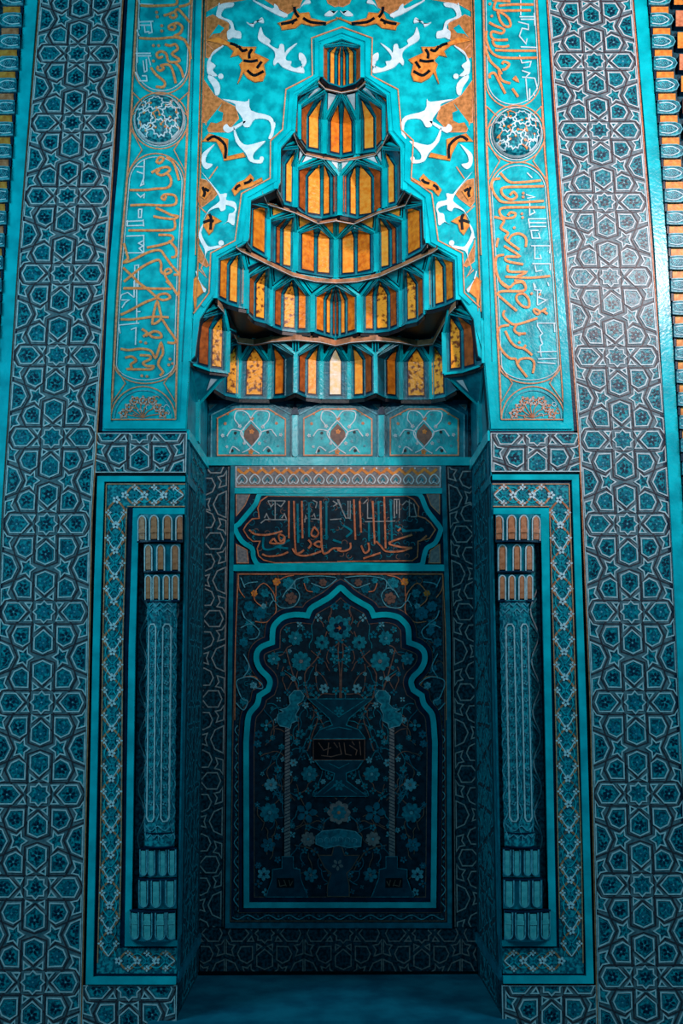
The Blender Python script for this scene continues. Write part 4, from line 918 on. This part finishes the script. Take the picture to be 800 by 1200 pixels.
for sd in (0, 1):
    fx = (lambda p: p) if sd == 0 else (lambda p: mirA(p, 397.8))
    c = MB(mBack)
    c.poly(fx([(334, 850), (339.5, 850), (340, 1004), (333, 1004)]), .0125, 'grey_glaze', 0)
    y = 853
    while y < 1000: c.rib(fx([(333.4, y + 2), (340, y - 1)]), .9, .0135, 'navy', 0); y += 4
    base = V2([(168,245),(212,245),(212,290),(238,295),(240,330),(268,402),(105,402),(130,330),(130,295),(168,290)])
    c.poly(fx(base), .0122, 'deep_petrol', 0); c.rib(fx(base), .8, .013, 'leaf_teal', 0, closed=True)
    c.poly(fx(V2([(148, 328), (215, 328), (215, 366), (148, 366)])), .0132, 'black_glaze_and_shade', 0)
    for p in ([(155,335),(160,360),(180,355)],[(175,335),(185,360)],[(195,335),(200,358),(210,340)]): c.rib(fx(V2(p)), 1, .014, 'stem_brown', 0)
    fla = Vc([(185,240),(160,235),(148,215),(152,190),(175,180),(160,172),(185,165),(200,150),(195,120),(215,98),(240,97),(255,118),(245,140),(228,150),(235,165),(222,190),(225,215),(205,225),(200,245)])
    c.poly(fx(fla), .0125, 'leaf_teal', 0); c.rib(fx(fla), .9, .0138, 'leaf_pale', 0, closed=True)
    c.dot(fx([(350, 813)])[0][0], 813, 3.2, .0136, 'petrol', 0, 8); c.rib(smooth_pts(fx(Vc([(160,215),(180,205),(200,215),(210,190),(195,175)])), 3), 1, .0138, 'petrol', 0)
    tag(c.build('candlestick_motif', t), 'twisted candlestick motif on a stepped base, ' + ('left' if sd == 0 else 'right'))
c = MB(mBack)
p = V2([(300,195),(300,165),(325,145),(360,142),(388,138),(420,142),(455,148),(478,170),(475,205),(430,210),(388,200),(340,212)])
c.poly(p, .0122, 'leaf_teal', 0); c.rib(p, 1, .0135, 'leaf_pale', 0, closed=True)
for i in range(6): c.rib(arc(375 + i * 8, 983 - abs(i - 2.5) * -.8, 3, 150, 400, 7), .8, .0136, 'leaf_pale', 0)
p = V2([(370,205),(400,205),(412,240),(470,240),(440,290),(420,310),(430,360),(430,400),(345,400),(345,360),(360,310),(335,290),(310,240),(362,240)])
c.poly(p, .0118, 'deep_petrol', 0); c.rib(p, 1.0, .0128, 'stem_brown', 0, closed=True); c.flower(395.5, 1013, 7, .013, 'grey_glaze', 'navy', 5, .3)
tag(c.build('fountain_motif', t), 'footed basin motif at the bottom centre')
# ------------------------------------------------------------------ framed colonnettes flanking the niche
def frame_side(side):
    L = side < 0; wd = 'left' if L else 'right'; k = 1 if L else -1
    oo = [(558, 114.5), (600, 112.5), (750, 109), (880, 106.5), (1153, 100.8)] if L else [(556, 677.5), (600, 678.6), (850, 687), (1153, 695)]
    ol = [(y, x + k * 8.5) for y, x in oo]
    so = [(566, 124), (750, 120), (1000, 117), (1141, 113.5)] if L else [(566, 667), (850, 676), (1000, 681.5), (1139, 683.5)]
    si = [(594, 149.5), (750, 144.7), (1000, 143), (1110, 140.5)] if L else [(592, 642.5), (850, 650), (1000, 652.5), (1110, 655)]
    io = [(596, 156.5), (750, 151.5), (1108, 146.7)] if L else [(594, 642), (750, 644), (1107, 651)]
    ii = [(603, 163.5), (750, 159), (1101, 154.6)] if L else [(605, 632.7), (850, 638), (1099, 642.5)]
    ed = ARL if L else ARR
    X = lambda tb, y: (tab(tb, y), y)
    t = thing('niche_side_frame', 'stepped turquoise and arabesque frame around the %s colonnette' % wd, 'tile frame', P(160 if L else 640, 1153))
    yt, yb = (558, 1153) if L else (556, 1152)
    mb = MB()
    # dark glaze ground under the mouldings
    ys = [yt, 600, 700, 800, 900, 1000, 1100, yb]
    mb.poly([X(oo, y) for y in ys] + [(tab(ed, yb), yb), (tab(ed, 1101), 1101)] + [X(ii, 1101), X(ii, 900), X(ii, 750), X(ii, 603)] + [(tab(ed, 603), 603), (tab(ed, yt), yt)], .001, 'navy', -.012)
    mb.build('ground', t)
    def L_run(outer, inner, y0, y1, yb0, yb1, mt, h):
        m = MB(); ys = [y0, y1] + [y for y in (680, 760, 840, 920, 1000, 1060) if y1 < y < yb0] + [yb0, yb1]
        m.poly([(tab(ed, y0), y0)] + [X(outer, y) for y in ys] + [(tab(ed, yb1), yb1), (tab(ed, yb0), yb0)] + [X(inner, y) for y in ys[1:-1][::-1]] + [(tab(ed, y1), y1)], h, mt, 0)
        return m
    L_run([(y, x + k * .5) for y, x in oo], ol, yt + .7, yt + 7, yb - 9, yb - .5, 'turquoise', .016).build('outer_moulding', t)
    L_run(io, ii, 596, 603, 1101.5, 1108, 'turquoise', .016).build('inner_moulding', t)
    m = L_run(so, si, 566.5, 594.5, 1110.7, 1140.5, 'mosaic_mid', .004)
    # scrollwork along the strip
    def run(p0, p1, half, nrep):
        for i in range(nrep):
            for s in (-1, 1):
                q = []
                for j in range(9):
                    u = (i + j / 8) / nrep; o = s * half * math.sin(math.pi * j / 8) ; cx, cy = p0(u)
                    q.append((cx + o * p1[0], cy + o * p1[1]))
                m.rib(q, 2.1, .0075, 'copper_glaze' if (i + s) % 3 else 'stem_brown', .004)
                q2 = []
                for j in range(9):
                    u = (i + .5 + j / 8) / nrep; o = s * half * .8 * math.sin(math.pi * j / 8); 
                    if u > 1: break
                    cx, cy = p0(u); q2.append((cx + o * p1[0], cy + o * p1[1]))
                if len(q2) > 2: m.rib(q2, 1.1, .008, 'turquoise_field', .004)
            cx, cy = p0(i / nrep); m.flower(cx, cy, 4.8, .0088, 'white_glaze', 'navy', 5, i, .5, .004)
            cx, cy = p0((i + .5) / nrep); m.flower(cx, cy, 4.6, .0078, 'leaf_teal', 'navy', 6, i, .6, .004)
            for s in (-1, 1):
                cx, cy = p0((i + .5) / nrep); bx, by = cx + s * half * .86 * p1[0], cy + s * half * .86 * p1[1]
                nx_, ny_ = p0((i + 1) / nrep); m.rib([(bx, by), ((bx + nx_) / 2 + (ny_ - by) * .06 * s, (by + ny_) / 2), (nx_, ny_)], 1.1, .0082, 'white_glaze', .004)
                m.flower(bx, by, 3.8, .0085, 'white_glaze' if i % 2 else 'pale_line', 'copper_glaze', 4, 0, .5, .004)
    cl = lambda y: ((tab(so, y) + tab(si, y)) / 2)
    hw = abs(tab(so, 800) - tab(si, 800)) / 2 - 2
    run(lambda u: (cl(lerp(586, 1120, u)), lerp(586, 1120, u)), (1, 0), hw, 18)
    e0 = tab(ed, 580); run(lambda u: (lerp(cl(586) + k * 10, e0 - k * 2, u), 580.5), (0, 1), hw, 3)
    e0 = tab(ed, 1126); run(lambda u: (lerp(cl(1120) + k * 12, e0 - k * 2, u), 1125.5), (0, 1), hw, 3)
    for tb, d in ((so, 1), (si, -1)):
        m.rib([(tab(tb, y) + k * d * .8, y) for y in range(568 if d > 0 else 596, 1139 if d > 0 else 1110, 40)], 1.0, .0085, 'orange_line', .004)
    m.rib([(tab(so, 567) + k, 567.5), (tab(ed, 567), 567.5)], 1, .0085, 'orange_line', .004); m.rib([(tab(si, 594), 593.7), (tab(ed, 594), 593.7)], 1, .0085, 'orange_line', .004)
    m.build('arabesque_strip', t)
    # recess holding the colonnette
    RD = .034
    r = MB(); yy = [603, 700, 800, 900, 1000, 1101]
    a = [P(tab(ii, y), y) for y in yy]; b = [P(tab(ed, y), y) for y in yy]
    back = lambda p: V((p.x, RD, p.z))
    for i in range(len(yy) - 1):
        r.add([back(a[i]), back(b[i]), back(b[i + 1]), back(a[i + 1])], [(0, 1, 2, 3)], 'mosaic_mid'); r.add([a[i], back(a[i]), back(a[i + 1]), a[i + 1]], [(0, 1, 2, 3)], 'petrol'); r.add([b[i], back(b[i]), back(b[i + 1]), b[i + 1]], [(0, 1, 2, 3)], 'petrol')
    r.add([a[0], b[0], back(b[0]), back(a[0])], [(0, 1, 2, 3)], 'petrol'); r.add([a[-1], b[-1], back(b[-1]), back(a[-1])], [(0, 1, 2, 3)], 'petrol')
    rb_ = MB(lambda x, y, h=0.0: back(P(x, y)) + V((0, -h, 0)))
    for dx in (8, 44):
        f0 = lambda y: (tab(ii, y) + k * dx)
        q = [(f0(y) + k * 4.2 * math.sin((y - 700) / 9.5), y) for y in range(690, 1100, 4)]
        rb_.rib(q, 1.3, .006, 'pale_line', 0)
        for i in range(14):
            y = 700 + i * 29.8; s = 1 if i % 2 else -1
            rb_.rib(smooth_pts([(f0(y) + k * 4 * s, y), (f0(y) - k * 1 * s, y + 7), (f0(y) - k * 4 * s, y + 12)], 3), 1.6, .007, 'leaf_pale', 0); rb_.flower(f0(y + 14), y + 14, 3.2, .006, 'leaf_teal', 'stem_brown', 5, i, .6, 0)
    r.v += []; r.build('recess', t); rb_.build('recess_scrollwork', t)
    # colonnette
    ct = [(600, 190.5), (990, 186.5), (1100, 181)] if L else [(600, 602.5), (700, 602.7), (985, 608.5), (1100, 614.5)]
    c = thing('engaged_colonnette', 'slender engaged colonnette with carved niches top and bottom, %s of the niche' % wd, 'colonnette', P(tab(ct, 1098), 1098))
    def mcyl(R):
        def f(x, y, h=0.0):
            p = P(x, y); cxw = P(tab(ct, y), y).x; dx = (p.x - cxw); q = max(-.985, min(.985, dx / R)); a_ = math.asin(q)
            return V((cxw + (R + h) * math.sin(a_), RD - .012 - (R + h) * math.cos(a_), p.z))
        return f
    def cyl(m, R, y0, y1, mt, n=14, ny=6):
        rp = R * 233 * .985
        for i in range(n):
            a0, a1 = -math.pi / 2 + math.pi * i / n, -math.pi / 2 + math.pi * (i + 1) / n
            for j in range(ny):
                ya, yb_ = lerp(y0, y1, j / ny), lerp(y0, y1, (j + 1) / ny)
                pts = []
                for aa, y in ((a0, ya), (a1, ya), (a1, yb_), (a0, yb_)):
                    p = P(tab(ct, y), y); pts.append(V((p.x + R * math.sin(aa), RD - .012 - R * math.cos(aa), p.z)))
                m.add(pts, [(0, 1, 2, 3)], mt)
    R0 = .073
    sh = MB(mcyl(R0)); cyl(sh, R0, 704, 992, 'mosaic_mid', 16, 8)
    shaft = sh.build('shaft', c, True)
    o = MB(mcyl(R0)); C0 = lambda y: tab(ct, y)
    for dx in (-8.6, 7.6) if L else (-7.6, 8.6):
        for (ya, yb_) in ((731, 962),):
            q = [(C0(y) + dx - 4.2, y) for y in range(ya + 5, yb_ - 4, 20)] + [(C0(yb_) + dx - 4.2, yb_ - 5)] + [(C0(yb_) + dx - 2, yb_ - 1), (C0(yb_) + dx + 2, yb_ - 1)] + [(C0(y) + dx + 4.2, y) for y in range(yb_ - 5, ya + 4, -20)] + [(C0(ya) + dx + 4.2, ya + 5), (C0(ya) + dx + 2, ya + 1), (C0(ya) + dx - 2, ya + 1), (C0(ya) + dx - 4.2, ya + 5)]
            o.rib(q, 1.3, .005, 'pale_line', 0, closed=True)
            for i in range(22): o.flower(C0(740 + i * 10) + dx, 740 + i * 10, 3.0, .004, 'leaf_teal' if i % 2 else 'leaf_pale', 'navy', 4, i, .6, 0)
    for dx in (-.5, -15.2, 15.2):
        o.rib([(C0(y) + dx + 1.8 * math.sin(y / 5), y) for y in range(716, 985, 3)], 1.0, .004, 'leaf_pale', 0)
        for i in range(20): o.flower(C0(725 + i * 12.5) + dx, 725 + i * 12.5, 2.8, .0045, 'leaf_teal' if i % 2 else 'teal', 'leaf_pale', 5, i, .6, 0)
    for y in (709, 716, 978): o.rib([(C0(y) + x, y + (2 if i % 2 else -2)) for i, x in enumerate(range(-16, 17, 4))], 1.2, .005, 'leaf_pale', 0)
    o.rib(smooth_pts([(C0(966) - 16, 964), (C0(966) - 8, 972), (C0(966), 966), (C0(966) + 8, 972), (C0(966) + 16, 964)]), 1.2, .005, 'leaf_pale', 0)
    for y in (706, 975, 991): o.rib([(C0(y) - 16, y), (C0(y) - 8, y), (C0(y), y), (C0(y) + 8, y), (C0(y) + 16, y)], 1.8, .006, 'navy', 0)
    o.build('scrollwork', shaft)
    # bell of small niches, three rows above and three below
    rows = [(605, 636.5, [168.7, 183.3, 198.8, 213.2] if L else [581.5, 595.9, 610, 625.2], .128, 10.2, 0), (638, 671, [175.3, 190, 206.5] if L else [586.8, 603.3, 618], .100, 9, 0), (673, 704.5, [174.6, 184, 196, 206.3] if L else [587.3, 598.2, 610, 619], .082, 7.4, 0),
            (993.5, 1027, [169, 178.4, 191.8, 202.5] if L else [593, 603.8, 616.6, 625.5], .082, 8.0, 1), (1028.5, 1063, [169.7, 184.6, 201.2] if L else [594.5, 611.8, 626.8], .100, 10.6, 1), (1064.5, 1099, [160, 175.6, 190.7, 203.6] if L else [591.8, 606, 620.8, 636], .128, 11.2, 1)]
    for nm, sel, col in (('capital', rows[:3], 'capital'), ('base', rows[3:], 'base')):
        cap = MB(); 
        for y0, y1, xs, R, w, inv in sel:
            n = 12
            mxx = sum(xs) / len(xs); rr = (max(xs) - min(xs)) / 2 + w / 2 + 1.5
            def mrow(x, y, h=0.0, R=R, mxx=mxx, rr=rr):
                p = P(x, y); q = max(-1, min(1, (x - mxx) / (rr + 3))); return V((p.x, RD - .02 - (R - .062) * math.sqrt(1 - q * q * .96) - .02 - h, p.z))
            cap.m = mrow
            lo_, hi = max(mxx - rr, min(xs) - w * .62), mxx + rr
            if L: hi = min(hi, tab(ARL, y1) - .3)
            else: lo_ = max(lo_, tab(ARR, y1) + .3)
            for i in range(n): cap.poly([(lerp(lo_, hi, i / n), y0), (lerp(lo_, hi, (i + 1) / n), y0), (lerp(lo_, hi, (i + 1) / n), y1), (lerp(lo_, hi, i / n), y1)], 0, 'teal')
            # undersides / tops close the ring to the recess
            for yv in (y0, y1):
                for i in range(n):
                    p0, p1 = mrow(lerp(lo_, hi, i / n), yv), mrow(lerp(lo_, hi, (i + 1) / n), yv)
                    cap.add([p0, p1, V((p1.x, RD, p1.z)), V((p0.x, RD, p0.z))], [(0, 1, 2, 3)], 'navy')
            cap.rib([(lerp(lo_, hi, i / n), y1 if not inv else y0) for i in range(n + 1)], 1.8, .006, 'navy', 0)
        cap_o = cap.build(nm, c)
        for y0, y1, xs, R, w, inv in sel:
            mxx = sum(xs) / len(xs); rr = (max(xs) - min(xs)) / 2 + w / 2 + 1.5
            def mrow(x, y, h=0.0, R=R, mxx=mxx, rr=rr):
                p = P(x, y); q = max(-1, min(1, (x - mxx) / (rr + 3))); return V((p.x, RD - .02 - (R - .062) * math.sqrt(1 - q * q * .96) - .02 - h, p.z))
            for x in xs:
                def arch(ww, e):
                    if not inv: return [(x - ww, y1 - 1 - e), (x - ww, y0 + 2.5 + ww * 1.1)] + [(x - ww * math.cos(a_), y0 + 2.5 + ww * 1.1 - ww * 1.25 * math.sin(a_)) for a_ in (.5, 1.05, 1.57, 2.09, 2.64)] + [(x + ww, y0 + 2.5 + ww * 1.1), (x + ww, y1 - 1 - e)]
                    return [(x - ww, y0 + 1 + e), (x - ww, y1 - 3 - ww)] + [(x - ww * math.cos(a_), y1 - 3 - ww + ww * 1.1 * math.sin(a_)) for a_ in (.5, 1.05, 1.57, 2.09, 2.64)] + [(x + ww, y1 - 3 - ww), (x + ww, y0 + 1 + e)]
                edge = tab(ARL, y1) - .6 if L else tab(ARR, y1) + .6
                cp = [(-50, y0 - 9), (edge, y0 - 9), (edge, y1 + 9), (-50, y1 + 9)] if L else [(edge, y0 - 9), (900, y0 - 9), (900, y1 + 9), (edge, y1 + 9)]
                pn = MB(mrow, clip=cp)
                pn.poly(arch(w * .42, 0), .002, 'navy', 0)
                cell = 'copper_glaze' if not inv else 'pale_teal'
                pn.poly(arch(w * .33, 1.5), .007, cell, 0)
                hh = (y0 + (y1 - y0) * .62) if not inv else (y0 + (y1 - y0) * .36)
                if y0 in (605, 1064.5): pn.poly([(x - w * .37, hh - 2.4), (x + w * .37, hh - 2.4), (x + w * .37, hh + 2.4), (x - w * .37, hh + 2.4)], .011, cell, 0)
                pn.rib(arch(w * .48, 0), 1.3, .009, 'pale_line' if not inv else 'leaf_pale', 0)
                pn.build('small_niche', cap_o)
    # arris roll at the niche corner
    m = MB(); ys = [603, 700, 800, 900, 1000, 1101]
    m.poly([(tab(ed, y) - k * .2, y) for y in ys] + [(tab(ed, y) + k * 1.6, y) for y in ys[::-1]], .0, 'teal', -.1)
    m.build('corner_bead', t)
frame_side(-1); frame_side(1)
# ------------------------------------------------------------------ light, camera
def area(name, loc, target, size, energy, color, sy=None, spread=180):
    d = bpy.data.lights.new(name, 'AREA'); d.energy = energy; d.color = color; d.size = size; d.spread = math.radians(spread)
    if sy: d.shape = 'RECTANGLE'; d.size_y = sy
    o = bpy.data.objects.new(name, d); S.collection.objects.link(o); o.location = loc
    o.rotation_euler = (V(target) - V(loc)).to_track_quat('-Z', 'Y').to_euler(); return o
def spot(name, loc, target, energy, color, cone, blend=1.0, r=.15):
    d = bpy.data.lights.new(name, 'SPOT'); d.energy = energy; d.color = color; d.spot_size = math.radians(cone); d.spot_blend = blend; d.shadow_soft_size = r
    o = bpy.data.objects.new(name, d); S.collection.objects.link(o); o.location = loc
    o.rotation_euler = (V(target) - V(loc)).to_track_quat('-Z', 'Y').to_euler(); return o
spot('hall_spot_hood', (-.2, -4.4, 4.2), (.0, .2, 4.1), 470, (.97, .98, 1), 37)
spot('hall_spot_right', (2.9, -3.9, 5.3), (1.4, 0, 4.3), 1000, (1, .80, .77), 60)
area('added_fill_left', (-4.2, -2.7, 3.8), (-.6, 0, 3.0), 1.6, 122, (.30, .8, 1), sy=2.2)  # added side light, no window there; brightens front wall, niche stays dark
area('added_fill_right', (4.2, -2.7, 3.8), (.6, 0, 3.0), 1.6, 104, (.30, .8, 1), sy=2.2)  # unseen right counterpart, added to light the front wall at a slant
w = bpy.data.worlds.new('hall_air'); S.world = w; w.use_nodes = True
w.node_tree.nodes['Background'].inputs[0].default_value = (.04, .40, .6, 1); w.node_tree.nodes['Background'].inputs[1].default_value = .095
cd = bpy.data.cameras.new('camera'); cam = bpy.data.objects.new('camera', cd); S.collection.objects.link(cam)
cam.location = CAM; cam.rotation_euler = F_.to_track_quat('-Z', 'Y').to_euler()
cd.sensor_fit = 'HORIZONTAL'; cd.sensor_width = 36; cd.lens = F / 800 * 36; cd.clip_start = .05; cd.clip_end = 60
S.camera = cam
S.view_settings.view_transform = 'Standard'; S.view_settings.look = 'None'; S.view_settings.gamma = 1; S.view_settings.exposure = 0
S.view_settings.use_curve_mapping = False
